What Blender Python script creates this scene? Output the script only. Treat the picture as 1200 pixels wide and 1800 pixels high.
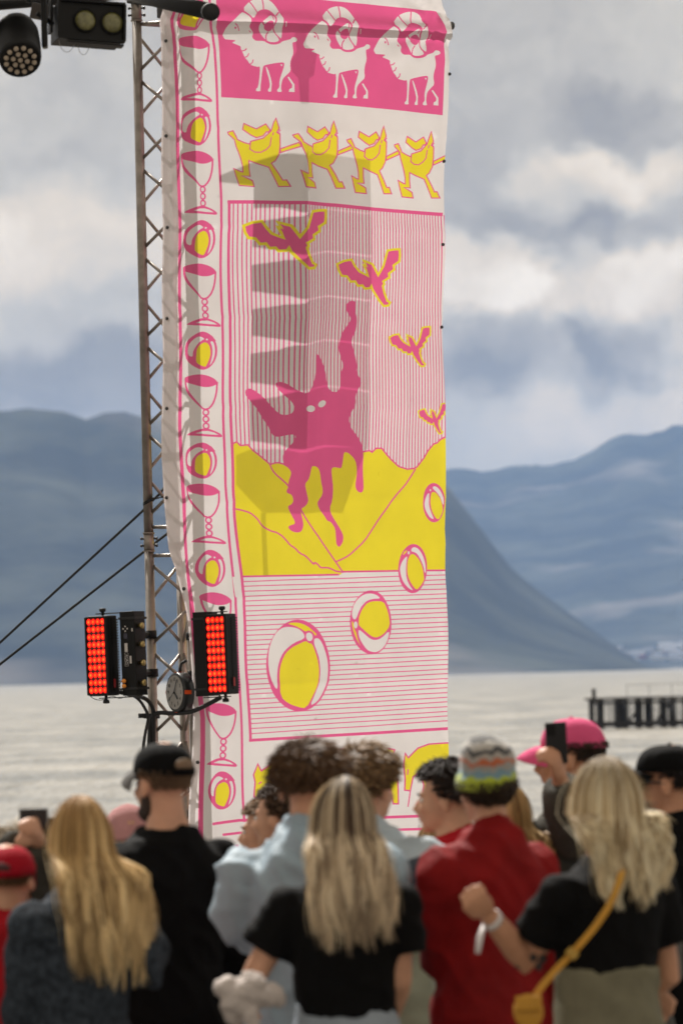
import bpy, bmesh, math, random
import numpy as np
from mathutils import Vector, Matrix, Quaternion, noise
from mathutils.geometry import delaunay_2d_cdt

for o in list(bpy.data.objects):
    bpy.data.objects.remove(o, do_unlink=True)
SC = bpy.context.scene
COL = SC.collection
R = math.radians

# ------------------------------------------------------------------ camera
CAM = Vector((0.0, 0.0, 1.95))
FPX = 10000.0                       # focal length in photo pixels (200 mm on 36 mm high frame)
PITCH = math.atan(285.0 / FPX)
ROLL = R(1.4)
_f = Vector((0, math.cos(PITCH), math.sin(PITCH)))
_r0 = Vector((1, 0, 0))
_u0 = Vector((0, -math.sin(PITCH), math.cos(PITCH)))
_r = _r0 * math.cos(ROLL) - _u0 * math.sin(ROLL)
_u = _u0 * math.cos(ROLL) + _r0 * math.sin(ROLL)
cam_data = bpy.data.cameras.new('camera')
cam = bpy.data.objects.new('camera', cam_data)
COL.objects.link(cam)
m = Matrix((_r, _u, -_f)).transposed().to_4x4()
m.translation = CAM
cam.matrix_world = m
cam_data.sensor_fit = 'VERTICAL'
cam_data.sensor_height = 36.0
cam_data.sensor_width = 24.0
cam_data.lens = 200.0
cam_data.clip_start = 0.5
cam_data.clip_end = 60000
cam_data.dof.use_dof = True
cam_data.dof.focus_distance = 33.5
cam_data.dof.aperture_fstop = 5.6
cam_data.dof.aperture_blades = 0
SC.camera = cam


def ray(px, py):
    d = _f + _r * ((px - 600.0) / FPX) + _u * ((900.0 - py) / FPX)
    return d


def at(px, py, Y):
    """point on the sight line of a photo pixel, Y metres down the quay"""
    d = ray(px, py)
    return CAM + d * ((Y - CAM.y) / d.y)


# ------------------------------------------------------------------ sun, sky, exposure
SUN = Vector((-0.22, 0.62, 0.75)).normalized()
sun_el = math.asin(SUN.z)
sun_az = math.atan2(SUN.x, SUN.y)

world = bpy.data.worlds.new('World')
SC.world = world
world.use_nodes = True


class NT:
    """tiny node helper"""
    def __init__(self, tree):
        self.t = tree
        self.t.nodes.clear()

    def n(self, kind, **kw):
        nd = self.t.nodes.new(kind)
        for k, v in kw.items():
            if k in ('ins',):
                for kk, vv in v.items():
                    self.set(nd, kk, vv)
            else:
                setattr(nd, k, v)
        return nd

    def set(self, nd, key, val):
        s = nd.inputs[key]
        if isinstance(val, bpy.types.NodeSocket):
            self.t.links.new(val, s)
        elif isinstance(val, bpy.types.Node):
            self.t.links.new(val.outputs[0], s)
        else:
            s.default_value = val

    def math(self, op, a, b=0.0, c=None, clamp=False):
        nd = self.t.nodes.new('ShaderNodeMath')
        nd.operation = op
        nd.use_clamp = clamp
        self.set(nd, 0, a)
        self.set(nd, 1, b)
        if c is not None:
            self.set(nd, 2, c)
        return nd.outputs[0]

    def ramp(self, fac, stops, interp='LINEAR'):
        nd = self.t.nodes.new('ShaderNodeValToRGB')
        el = nd.color_ramp.elements
        while len(el) < len(stops):
            el.new(0.5)
        for e, (p, c) in zip(el, stops):
            e.position = p
            e.color = (c[0], c[1], c[2], 1)
        nd.color_ramp.interpolation = interp
        self.set(nd, 0, fac)
        return nd.outputs[0]

    def mix(self, fac, a, b, blend='MIX'):
        nd = self.t.nodes.new('ShaderNodeMix')
        nd.data_type = 'RGBA'
        nd.blend_type = blend
        self.set(nd, 0, fac)
        for i, v in ((6, a), (7, b)):
            if isinstance(v, (tuple, list)):
                v = (v[0], v[1], v[2], 1)
            self.set(nd, i, v)
        return nd.outputs[2]


def srgb(r, g, b):
    f = lambda c: (c / 255 / 12.92) if c / 255 <= 0.04045 else ((c / 255 + 0.055) / 1.055) ** 2.4
    return (f(r), f(g), f(b))


N = NT(world.node_tree)
sky = N.n('ShaderNodeTexSky', sky_type='NISHITA', sun_disc=False)
sky.sun_elevation = sun_el
sky.sun_rotation = sun_az
sky.air_density = 1.0
sky.dust_density = 2.0
tc = N.n('ShaderNodeTexCoord')
sep = N.n('ShaderNodeSeparateXYZ', ins={0: tc.outputs['Generated']})
az = N.math('MULTIPLY', N.math('ARCTAN2', sep.outputs[0], sep.outputs[1]), 10.0)
el = N.math('MULTIPLY', N.math('ARCSINE', sep.outputs[2]), 10.0)
comb = N.n('ShaderNodeCombineXYZ', ins={0: az, 1: el, 2: 0.0})
# ragged edges: the cloud layout is looked up through a noise warp
wn = N.n('ShaderNodeTexNoise', noise_dimensions='2D', ins={'Vector': comb.outputs[0], 'Scale': 5.0, 'Detail': 5.0, 'Roughness': 0.55})
wsub = N.n('ShaderNodeVectorMath', operation='SUBTRACT', ins={0: wn.outputs['Color'], 1: (0.5, 0.5, 0.5)})
wscale = N.n('ShaderNodeVectorMath', operation='MULTIPLY', ins={0: wsub.outputs[0], 1: (0.30, 0.20, 0.0)})
wpos = N.n('ShaderNodeVectorMath', operation='ADD', ins={0: comb.outputs[0], 1: wscale.outputs[0]})
cn = N.n('ShaderNodeTexNoise', noise_dimensions='2D', ins={'Vector': wpos.outputs[0], 'Scale': 1.9, 'Detail': 6.0, 'Roughness': 0.5})
cn2 = N.n('ShaderNodeTexNoise', noise_dimensions='2D', ins={'Vector': wpos.outputs[0], 'Scale': 6.5, 'Detail': 7.0, 'Roughness': 0.6})
val = N.math('MULTIPLY_ADD', N.math('SUBTRACT', cn.outputs[0], 0.5), 0.80, 0.49)
val = N.math('MULTIPLY_ADD', N.math('SUBTRACT', cn2.outputs[0], 0.5), 0.42, val)
# cloud masses of the photograph (pixel centre, half sizes, brighter + / darker -)
CLOUDS = [(1010, 10, 420, 130, -0.04), (1170, 205, 150, 60, -0.30), (880, 140, 130, 60, 0.10), (1060, 325, 150, 50, 0.34),
          (1000, 400, 170, 75, -0.20), (1130, 395, 90, 40, -0.16), (830, 485, 130, 60, 0.52), (1090, 500, 170, 70, 0.30),
          (1090, 605, 80, 60, -0.30), (940, 640, 150, 60, -0.26), (800, 655, 90, 45, -0.16), (870, 745, 150, 60, 0.05),
          (1170, 560, 60, 160, 0.18), (120, 420, 230, 90, 0.34), (90, 260, 260, 100, -0.06), (60, 575, 300, 60, 0.06),
          (130, 690, 400, 75, -0.40), (1110, 720, 140, 40, 0.08)]
for (cx, cy, rx, ry, amp) in CLOUDS:
    u0 = (cx - 600) / 1000.0
    v0 = (1185 - cy - (cx - 600) * math.tan(ROLL)) / 1000.0
    d = N.n('ShaderNodeVectorMath', operation='SUBTRACT', ins={0: wpos.outputs[0], 1: (u0, v0, 0)})
    s = N.n('ShaderNodeVectorMath', operation='MULTIPLY', ins={0: d.outputs[0], 1: (1000.0 / rx / 1.5, 1000.0 / ry / 1.5, 0)})
    ln = N.n('ShaderNodeVectorMath', operation='LENGTH', ins={0: s.outputs[0]})
    mr = N.n('ShaderNodeMapRange', interpolation_type='SMOOTHSTEP',
             ins={'Value': ln.outputs['Value'], 'From Min': 0.45, 'From Max': 1.0, 'To Min': 1.0, 'To Max': 0.0})
    val = N.math('MULTIPLY_ADD', mr.outputs[0], amp, val)
cloud = N.ramp(val, [(0.0, srgb(132, 131, 133)), (0.28, srgb(168, 166, 164)), (0.5, srgb(196, 195, 191)),
                     (0.75, srgb(226, 218, 206)), (1.0, srgb(252, 248, 242))])
cloud = N.mix(1.0, cloud, (1.0, 0.90, 0.765), 'MULTIPLY')
bg_cloud = N.n('ShaderNodeBackground', ins={'Color': cloud, 'Strength': 0.92})
bg_sky = N.n('ShaderNodeBackground', ins={'Color': sky.outputs[0], 'Strength': 0.08})
mixs = N.n('ShaderNodeMixShader', ins={0: 0.94, 1: bg_sky.outputs[0], 2: bg_cloud.outputs[0]})
N.n('ShaderNodeOutputWorld', ins={0: mixs.outputs[0]})

sl = bpy.data.lights.new('sun', 'SUN')
sl.energy = 5.0
sl.angle = R(0.8)
sl.color = (1.0, 0.95, 0.88)
so = bpy.data.objects.new('sun', sl)
so.rotation_euler = SUN.to_track_quat('Z', 'Y').to_euler()
so.location = (-20, 20, 40)
COL.objects.link(so)

SC.view_settings.view_transform = 'Standard'
SC.view_settings.look = 'None'
SC.view_settings.gamma = 1.0
SC.view_settings.exposure = 0.4
SC.view_settings.use_curve_mapping = False
SC.render.engine = 'CYCLES'
SC.cycles.use_denoising = True
SC.cycles.max_bounces = 8
SC.cycles.diffuse_bounces = 3
SC.cycles.glossy_bounces = 3
SC.cycles.transmission_bounces = 6
SC.cycles.transparent_max_bounces = 8
SC.cycles.volume_bounces = 1
SC.cycles.sample_clamp_indirect = 6.0

# ------------------------------------------------------------------ helpers
MATS = {}


def mat(name, color, rough=0.6, metal=0.0, spec=0.5, var=0.0, vscale=8.0, bump=0.0, bscale=60.0, color2=None, stretch=None, sheen=0.0, emit=None, emit_s=0.0):
    if name in MATS:
        return MATS[name]
    mt = bpy.data.materials.new(name)
    mt.use_nodes = True
    n = NT(mt.node_tree)
    p = n.n('ShaderNodeBsdfPrincipled', ins={'Roughness': rough, 'Metallic': metal, 'Specular IOR Level': spec})
    col = (color[0], color[1], color[2], 1)
    tcn = n.n('ShaderNodeTexCoord')
    vec = tcn.outputs['Object']
    if stretch:
        mp = n.n('ShaderNodeMapping', ins={0: vec, 3: stretch})
        vec = mp.outputs[0]
    if var or color2:
        nz = n.n('ShaderNodeTexNoise', ins={'Vector': vec, 'Scale': vscale, 'Detail': 5.0, 'Roughness': 0.6})
        c2 = color2 or tuple(c * (1 - var) for c in color)
        f = n.n('ShaderNodeMapRange', ins={'Value': nz.outputs[0], 'From Min': 0.32, 'From Max': 0.68})
        n.set(p, 'Base Color', n.mix(f.outputs[0], color, c2))
    else:
        n.set(p, 'Base Color', col)
    if bump:
        bz = n.n('ShaderNodeTexNoise', ins={'Vector': vec, 'Scale': bscale, 'Detail': 4.0})
        b = n.n('ShaderNodeBump', ins={'Strength': bump, 'Distance': 0.01, 'Height': bz.outputs[0]})
        n.set(p, 'Normal', b.outputs[0])
    if sheen:
        n.set(p, 'Sheen Weight', sheen)
    if emit:
        n.set(p, 'Emission Color', (emit[0], emit[1], emit[2], 1))
        n.set(p, 'Emission Strength', emit_s)
    n.n('ShaderNodeOutputMaterial', ins={0: p.outputs[0]})
    MATS[name] = mt
    return mt


def tag(o, label=None, cat=None, group=None, kind=None):
    if label:
        o['label'] = label
    if cat:
        o['category'] = cat
    if group:
        o['group'] = group
    if kind:
        o['kind'] = kind
    return o


def empty(name, loc=(0, 0, 0), rotz=0.0, parent=None):
    o = bpy.data.objects.new(name, None)
    o.empty_display_size = 0.1
    COL.objects.link(o)
    o.location = loc
    o.rotation_euler = (0, 0, rotz)
    if parent:
        o.parent = parent
    return o


def link_mesh(name, me, material=None, parent=None, smooth=True):
    if material is not None:
        me.materials.clear() if False else None
        if isinstance(material, (list, tuple)):
            for mm in material:
                me.materials.append(mm)
        elif len(me.materials) == 0:
            me.materials.append(material)
    if smooth:
        me.polygons.foreach_set('use_smooth', [True] * len(me.polygons))
    o = bpy.data.objects.new(name, me)
    COL.objects.link(o)
    if parent:
        o.parent = parent
    return o


def bm_obj(name, bm, material, parent=None, smooth=False):
    me = bpy.data.meshes.new(name)
    bmesh.ops.recalc_face_normals(bm, faces=bm.faces)
    bm.to_mesh(me)
    bm.free()
    return link_mesh(name, me, material, parent, smooth)


def basis(d, up=Vector((0, 0, 1))):
    d = d.normalized()
    if abs(d.dot(up)) > 0.95:
        up = Vector((0, 1, 0))
    x = d.cross(up).normalized()
    y = x.cross(d).normalized()
    return x, y, d


def ring_tube(bm, pts, radii, seg=10, caps=True, flat=1.0, up=Vector((0, 0, 1))):
    pts = [Vector(p) for p in pts]
    if not isinstance(radii, (list, tuple)):
        radii = [radii] * len(pts)
    rings = []
    n = len(pts)
    px = None
    for i in range(n):
        d = (pts[min(i + 1, n - 1)] - pts[max(i - 1, 0)])
        if d.length < 1e-9:
            d = Vector((0, 0, 1))
        if px is None:
            x, y, d = basis(d, up)
        else:
            d = d.normalized()
            x = (px - d * px.dot(d)).normalized()
            y = d.cross(x) * -1
            y = x.cross(d)
        px = x
        rings.append([bm.verts.new(pts[i] + x * (math.cos(2 * math.pi * k / seg) * radii[i]) + y * (math.sin(2 * math.pi * k / seg) * radii[i] * flat)) for k in range(seg)])
    for a, b in zip(rings, rings[1:]):
        for k in range(seg):
            bm.faces.new((a[k], a[(k + 1) % seg], b[(k + 1) % seg], b[k]))
    if caps:
        bm.faces.new(rings[0][::-1])
        bm.faces.new(rings[-1])
    return rings


def box(bm, c, s, rot=None, bevel=0.0):
    c = Vector(c)
    vs = []
    for dx in (-.5, .5):
        for dy in (-.5, .5):
            for dz in (-.5, .5):
                v = Vector((dx * s[0], dy * s[1], dz * s[2]))
                if rot is not None:
                    v = rot @ v
                vs.append(bm.verts.new(c + v))
    fs = [(0, 1, 3, 2), (4, 6, 7, 5), (0, 4, 5, 1), (2, 3, 7, 6), (0, 2, 6, 4), (1, 5, 7, 3)]
    faces = [bm.faces.new([vs[i] for i in f]) for f in fs]
    if bevel:
        es = list({e for f in faces for e in f.edges})
        bmesh.ops.bevel(bm, geom=es, offset=bevel, segments=2, profile=0.7, affect='EDGES')
    return vs


def cyl(bm, p0, p1, r0, r1=None, seg=16):
    ring_tube(bm, [p0, p1], [r0, r1 if r1 is not None else r0], seg)


def ell(bm, c, r, rot=None, seg=16, rings=10):
    c = Vector(c)
    mtx = Matrix.Translation(c)
    if rot is not None:
        mtx = mtx @ rot.to_4x4()
    mtx = mtx @ Matrix.Diagonal((r[0], r[1], r[2], 1))
    bmesh.ops.create_uvsphere(bm, u_segments=seg, v_segments=rings, radius=1.0, matrix=mtx)


def quick(name, builder, material, parent=None, smooth=False):
    bm = bmesh.new()
    builder(bm)
    return bm_obj(name, bm, material, parent, smooth)


def clone(o, parent=None, **kw):
    c = o.copy()
    COL.objects.link(c)
    c.parent = parent
    return c


def text_mesh(txt, size, extrude=0.0005):
    cu = bpy.data.curves.new('text', 'FONT')
    cu.body = txt
    cu.size = size
    cu.extrude = extrude
    cu.align_x = 'CENTER'
    cu.align_y = 'CENTER'
    to = bpy.data.objects.new('text', cu)
    COL.objects.link(to)
    dg = bpy.context.evaluated_depsgraph_get()
    me = bpy.data.meshes.new_from_object(to.evaluated_get(dg))
    bpy.data.objects.remove(to, do_unlink=True)
    return me


def remeshed(bm, voxel, smooth_it=4, disp=None):
    """union of all shells in bm as one continuous skin"""
    me = bpy.data.meshes.new('tmp')
    bmesh.ops.recalc_face_normals(bm, faces=bm.faces)
    bm.to_mesh(me)
    bm.free()
    o = bpy.data.objects.new('tmp', me)
    COL.objects.link(o)
    rm = o.modifiers.new('r', 'REMESH')
    rm.mode = 'VOXEL'
    rm.voxel_size = voxel
    sm = o.modifiers.new('s', 'SMOOTH')
    sm.factor = 0.5
    sm.iterations = smooth_it
    dg = bpy.context.evaluated_depsgraph_get()
    out = bpy.data.meshes.new_from_object(o.evaluated_get(dg))
    bpy.data.objects.remove(o, do_unlink=True)
    bpy.data.meshes.remove(me)
    if disp:
        nv = len(out.vertices)
        co = np.empty(nv * 3)
        no = np.empty(nv * 3)
        out.vertices.foreach_get('co', co)
        out.vertices.foreach_get('normal', no)
        co = co.reshape(-1, 3)
        no = no.reshape(-1, 3)
        dd = np.array([disp(Vector(c), Vector(q)) for c, q in zip(co, no)])
        co = co + no * dd[:, None]
        out.vertices.foreach_set('co', co.ravel())
        out.update()
    return out


def ground_z(Y):
    return 0.0 if Y < 15 else -0.03 * (Y - 15)

# ------------------------------------------------------------------ ground and water
def sheet(name, pts, faces, material):
    me = bpy.data.meshes.new(name)
    me.from_pydata(pts, [], faces)
    return link_mesh(name, me, material, None, False)


mat('quay', (0.16, 0.15, 0.135), 0.9, var=0.45, vscale=3.0, bump=0.4, bscale=120)
gx = 90
gpts = [(-gx, -40, 0), (gx, -40, 0), (gx, 15, 0), (-gx, 15, 0), (gx, 44, ground_z(44)), (-gx, 44, ground_z(44)), (gx, 44, -3.5), (-gx, 44, -3.5)]
tag(sheet('ground', gpts, [(0, 1, 2, 3), (3, 2, 4, 5), (5, 4, 6, 7)], mat('quay', None)), kind='structure')

WZ = -1.6
wm = bpy.data.materials.new('fjord_water')
wm.use_nodes = True
n = NT(wm.node_tree)
tcn = n.n('ShaderNodeTexCoord')
mp = n.n('ShaderNodeMapping', ins={0: tcn.outputs['Object'], 3: (0.10, 0.014, 1.0)})
w1 = n.n('ShaderNodeTexNoise', ins={'Vector': mp.outputs[0], 'Scale': 2.2, 'Detail': 5.0, 'Roughness': 0.62})
mp2 = n.n('ShaderNodeMapping', ins={0: tcn.outputs['Object'], 3: (0.045, 0.018, 1.0)})
w2n = n.n('ShaderNodeTexNoise', ins={'Vector': mp2.outputs[0], 'Scale': 3.0, 'Detail': 6.0, 'Roughness': 0.68})
w2 = n.n('ShaderNodeMapRange', ins={'Value': w2n.outputs[0], 'From Min': 0.36, 'From Max': 0.64})
bmp = n.n('ShaderNodeBump', ins={'Strength': 1.0, 'Distance': 1.6, 'Height': w1.outputs[0]})
colr = n.mix(w2.outputs[0], (0.085, 0.088, 0.076), (0.33, 0.305, 0.255))  # silvery ripple sheen put into the base colour as streaks
pw = n.n('ShaderNodeBsdfPrincipled', ins={'Base Color': colr, 'Roughness': 0.30, 'IOR': 1.33, 'Normal': bmp.outputs[0]})
n.n('ShaderNodeOutputMaterial', ins={0: pw.outputs[0]})
tag(sheet('water', [(-5000, 43.5, WZ), (5000, 43.5, WZ), (5000, 17500, WZ), (-5000, 17500, WZ)], [(0, 1, 2, 3)], wm), kind='structure')

# ------------------------------------------------------------------ mountains across the fjord
mm = bpy.data.materials.new('mountain_forest')
mm.use_nodes = True
n = NT(mm.node_tree)
tcn = n.n('ShaderNodeTexCoord')
n1 = n.n('ShaderNodeTexNoise', ins={'Vector': tcn.outputs['Object'], 'Scale': 0.004, 'Detail': 7.0, 'Roughness': 0.65})
n2 = n.n('ShaderNodeTexNoise', ins={'Vector': tcn.outputs['Object'], 'Scale': 0.0015, 'Detail': 4.0})
f1 = n.n('ShaderNodeMapRange', ins={'Value': n1.outputs[0], 'From Min': 0.42, 'From Max': 0.66})
f2 = n.n('ShaderNodeMapRange', ins={'Value': n2.outputs[0], 'From Min': 0.58, 'From Max': 0.70})
c = n.mix(f1.outputs[0], (0.004, 0.007, 0.007), (0.050, 0.056, 0.042))
c = n.mix(f2.outputs[0], c, (0.20, 0.18, 0.16))
pm = n.n('ShaderNodeBsdfPrincipled', ins={'Base Color': c, 'Roughness': 0.95, 'Specular IOR Level': 0.1})
n.n('ShaderNodeOutputMaterial', ins={0: pm.outputs[0]})


def elev(px, py):
    """slope above the level line for a photo pixel"""
    d = ray(px, py)
    return d.x / d.y, d.z / d.y


def make_range(name, sil, Yf, Yr, power, seed, label=None, foot_low=0.0):
    tt = [elev(*p) for p in sil]
    ts = np.array([a for a, b in tt])
    es = np.array([b for a, b in tt])
    cols = np.linspace(ts[0], ts[-1], 240)
    rows = np.concatenate([np.linspace(0, 1, 46), np.linspace(1.06, 1.5, 6)])
    pts = []
    for s in rows:
        Y = Yf + (Yr - Yf) * s
        for t in cols:
            zr = CAM.z + np.interp(t, ts, es) * Yr
            X = t * Y
            g = noise.fractal(Vector((X * 0.0016 + seed, Y * 0.0007, seed * 2.3)), 1.0, 2.1, 5)
            rr = noise.fractal(Vector((X * 0.012 + seed, 3.1, seed)), 0.8, 2.0, 5)
            if s <= 1:
                z = WZ - 4 + (zr + 4 - WZ) * (s ** power)
                z += g * 0.16 * zr * s * (1 - s) * 2.0 + rr * 0.02 * zr * s
            else:
                z = zr * (1 - (s - 1) * 1.6) + rr * 0.02 * zr
            pts.append((X, Y, z))
    nc = len(cols)
    faces = []
    for i in range(len(rows) - 1):
        for j in range(nc - 1):
            a = i * nc + j
            faces.append((a, a + 1, a + nc + 1, a + nc))
    me = bpy.data.meshes.new(name)
    me.from_pydata(pts, [], faces)
    o = link_mesh(name, me, mm, None, True)
    tag(o, kind='structure')

    def height(X, Y):
        s = (Y - Yf) / (Yr - Yf)
        if s <= 0:
            return WZ
        t = X / Y
        zr = CAM.z + np.interp(t, ts, es) * Yr
        return WZ - 4 + (zr + 4 - WZ) * (s ** power)
    return o, height


make_range('mountain', [(-1500, 800), (-800, 745), (-300, 722), (0, 728), (60, 720), (110, 724), (150, 738), (180, 726), (215, 720), (250, 734), (300, 735), (420, 700), (520, 705), (640, 745),
                        (740, 815), (790, 862), (850, 935), (900, 1000), (960, 1050), (1060, 1122), (1130, 1168), (1180, 1176)], 6200, 7800, 0.9, 1.7)
_, hfar = make_range('mountain', [(300, 980), (500, 860), (700, 826), (790, 826), (870, 829), (920, 822), (955, 822), (990, 812), (1020, 798), (1050, 786), (1090, 768), (1140, 758), (1200, 751), (1400, 745), (1900, 720), (2600, 800)],
                     9300, 14500, 1.5, 5.2)
make_range('mountain', [(1040, 1172), (1085, 1112), (1110, 1075), (1150, 1030), (1200, 985), (1300, 905), (1500, 800), (2000, 730), (2600, 760)], 9900, 11800, 1.3, 8.9)

# ------------------------------------------------------------------ the village on the far shore
rnd = random.Random(4)
mat('house_white', (0.78, 0.77, 0.73), 0.8, var=0.1)
mat('house_red', (0.30, 0.07, 0.05), 0.8, var=0.15)
mat('house_ochre', (0.55, 0.40, 0.18), 0.8, var=0.15)
mat('slate_roof', (0.09, 0.09, 0.10), 0.7, var=0.2)


def gable(bm, w, d, h, rh):
    a = [bm.verts.new((x, y, h)) for x, y in ((-w / 2 - .4, -d / 2 - .4), (w / 2 + .4, -d / 2 - .4), (w / 2 + .4, d / 2 + .4), (-w / 2 - .4, d / 2 + .4))]
    p = [bm.verts.new((-w / 2 - .4, 0, h + rh)), bm.verts.new((w / 2 + .4, 0, h + rh))]
    for f in ((a[0], a[1], p[1], p[0]), (a[2], a[3], p[0], p[1]), (a[0], p[0], a[3]), (a[1], a[2], p[1]), (a[3], a[2], a[1], a[0])):
        bm.faces.new(f)


house_protos = []
for w, d, h, rh in ((20, 13, 9, 6), (28, 15, 11, 6), (15, 12, 8, 5.5)):
    wme = bpy.data.meshes.new('wall')
    bm = bmesh.new()
    box(bm, (0, 0, h / 2), (w, d, h))
    bm.to_mesh(wme)
    bm.free()
    rme = bpy.data.meshes.new('roof')
    bm = bmesh.new()
    gable(bm, w, d, h, rh)
    bm.to_mesh(rme)
    bm.free()
    house_protos.append((wme, rme))
house_lab = {'house_white': ('small white house with slate roof on the far shore', 'white houses of the far shore village'),
             'house_red': ('small dark red house with slate roof on the far shore', 'red houses of the far shore village'),
             'house_ochre': ('small ochre house with slate roof on the far shore', 'ochre houses of the far shore village')}
spots = []
for i in range(56):
    px = 940 + 290 * (rnd.random() ** 0.75)
    lim = 3 + (px - 930) / 300 * 22
    py = 1169 - (px - 900) * 0.02 - rnd.random() * lim
    spots.append((px, py))
for (px, py) in spots:
    d = ray(px, py)
    Y = 9310.0
    for k in range(400):
        P = CAM + d * (Y / d.y)
        if hfar(P.x, P.y) + 1 >= P.z:
            break
        Y += 6
    P = CAM + d * (Y / d.y)
    kind = rnd.choices(['house_white', 'house_red', 'house_ochre'], [0.8, 0.1, 0.1])[0]
    wme, rme = house_protos[rnd.randrange(3)]
    root = empty('house', (P.x, P.y, hfar(P.x, P.y) - 0.4), R(rnd.uniform(-40, 40)))
    lab, grp = house_lab[kind]
    tag(root, lab, 'house', grp)
    a = bpy.data.objects.new('wall', wme)
    COL.objects.link(a)
    a.parent = root
    if len(wme.materials) == 0:
        wme.materials.append(MATS['house_white'])
        rme.materials.append(MATS['slate_roof'])
    a.material_slots[0].link = 'OBJECT'
    a.material_slots[0].material = MATS[kind]
    b = bpy.data.objects.new('roof', rme)
    COL.objects.link(b)
    b.parent = root

# ------------------------------------------------------------------ wooden pier
PY = 330.0
mat('wet_timber', (0.030, 0.026, 0.022), 0.7, var=0.5, vscale=1.5, stretch=(1, 1, 0.2))
mat('grey_timber', (0.06, 0.055, 0.048), 0.8, var=0.4, vscale=2.0)
ppm = FPX / PY
P0 = at(1042, 1278, PY)
pier = empty('pier', (P0.x, PY, WZ))
tag(pier, 'dark timber pier on close-set piles standing in the fjord', 'pier')
ztop = at(1042, 1231, PY).z - WZ
L = 16.0
quick('deck', lambda bm: box(bm, (L / 2 - .1, 2.2, ztop + 0.06), (L + .4, 4.8, 0.14)), MATS['grey_timber'], pier)
quick('edge_beam', lambda bm: box(bm, (L / 2 - .1, -0.15, ztop - 0.16), (L + .3, 0.2, 0.17)), MATS['wet_timber'], pier)
quick('lower_beam', lambda bm: box(bm, (L / 2, -0.1, 0.27), (L, 0.22, 0.30)), MATS['wet_timber'], pier)
pile_me = None
for j, yy in enumerate((0.0, 2.1, 4.2)):
    x = 0.0
    k = 0
    while x < L:
        if pile_me is None:
            o = quick('pile', lambda bm: ring_tube(bm, [(0, 0, -2.5), (0, 0, 0.4), (0, 0, ztop)], [0.12, 0.11, 0.10], 10), MATS['wet_timber'], pier, True)
            pile_me = o.data
        else:
            o = link_mesh('pile', pile_me, None, pier)
        o.location = (x + rnd.uniform(-.08, .08), yy, 0)
        x += (0.52, 0.95, 0.45, 0.85)[k % 4]
        k += 1
sl_me = None
x = 0.2
while x < L - 0.2:
    if sl_me is None:
        o = quick('slat', lambda bm: box(bm, (0, 0, 0.15 + (ztop - 0.3) / 2), (0.055, 0.05, ztop - 0.3)), MATS['wet_timber'], pier)
        sl_me = o.data
    else:
        o = link_mesh('slat', sl_me, None, pier, False)
    o.location = (x, 0.22, 0)
    x += rnd.uniform(0.12, 0.19)
for bx0 in (2.0, 3.6, 6.5, 9.5, 12.5):
    quick('brace', lambda bm: ring_tube(bm, [(bx0 + 0.9, -0.02, ztop - 0.2), (bx0, -0.02, 0.3)], 0.08, 8), MATS['wet_timber'], pier)
quick('end_post', lambda bm: box(bm, (0.08, 0.1, ztop + 0.3), (0.22, 0.22, 0.75)), MATS['wet_timber'], pier)
for k in range(9):
    quick('railing_post', lambda bm: cyl(bm, (2.0 + k * 1.3, 0.2, ztop + .1), (2.0 + k * 1.3, 0.2, ztop + 0.85), 0.014, seg=6), MATS['grey_timber'], pier)
quick('railing', lambda bm: cyl(bm, (2.0, 0.2, ztop + 0.85), (14, 0.2, ztop + 0.85), 0.014, seg=6), MATS['grey_timber'], pier)

# ------------------------------------------------------------------ haze over the fjord
hm = bpy.data.materials.new('fjord_haze')
hm.use_nodes = True
n = NT(hm.node_tree)
pv = n.n('ShaderNodeVolumePrincipled', ins={'Color': (0.34, 0.56, 1.0, 1), 'Density': 0.40e-4, 'Anisotropy': 0.0})
n.n('ShaderNodeOutputMaterial', ins={'Volume': pv.outputs[0]})
hz = quick('haze', lambda bm: box(bm, (0, 9050, 376.7), (10400, 18300, 766.6)), hm)
tag(hz, 'pale blue haze over the fjord', 'haze', kind='stuff')
hz.location = (0, 0, 0)

# ------------------------------------------------------------------ printed banner
# plan of the sheet: (photo column, metres down the quay); it turns away to the right
PROFILE = [(250, 29.02), (290, 28.93), (322, 28.84), (360, 28.92), (398, 29.02), (470, 29.27), (560, 29.58), (680, 29.98), (790, 30.36), (840, 30.55)]
_t = np.array([elev(p, 1000)[0] for p, y in PROFILE])
_iy = np.array([1.0 / y for p, y in PROFILE])
FV, RV, UV = np.array(_f), np.array(_r), np.array(_u)


def banner_xyz(P, push=0.0):
    """photo pixels (n,2) -> points on the sheet (n,3)"""
    P = np.asarray(P, float).reshape(-1, 2)
    d = FV[None] + ((P[:, :1] - 600) / FPX) * RV[None] + ((900 - P[:, 1:2]) / FPX) * UV[None]
    t = d[:, 0] / d[:, 1]
    Y = 1.0 / np.interp(t, _t, _iy)
    w = wrinkle(P[:, 0], P[:, 1]) + push
    # the sheet's front normal points right and towards the camera
    Q = np.array(CAM)[None] + d * (Y / d[:, 1])[:, None]
    return Q + w[:, None] * np.array([0.72, -0.69, 0.0])[None]


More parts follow.
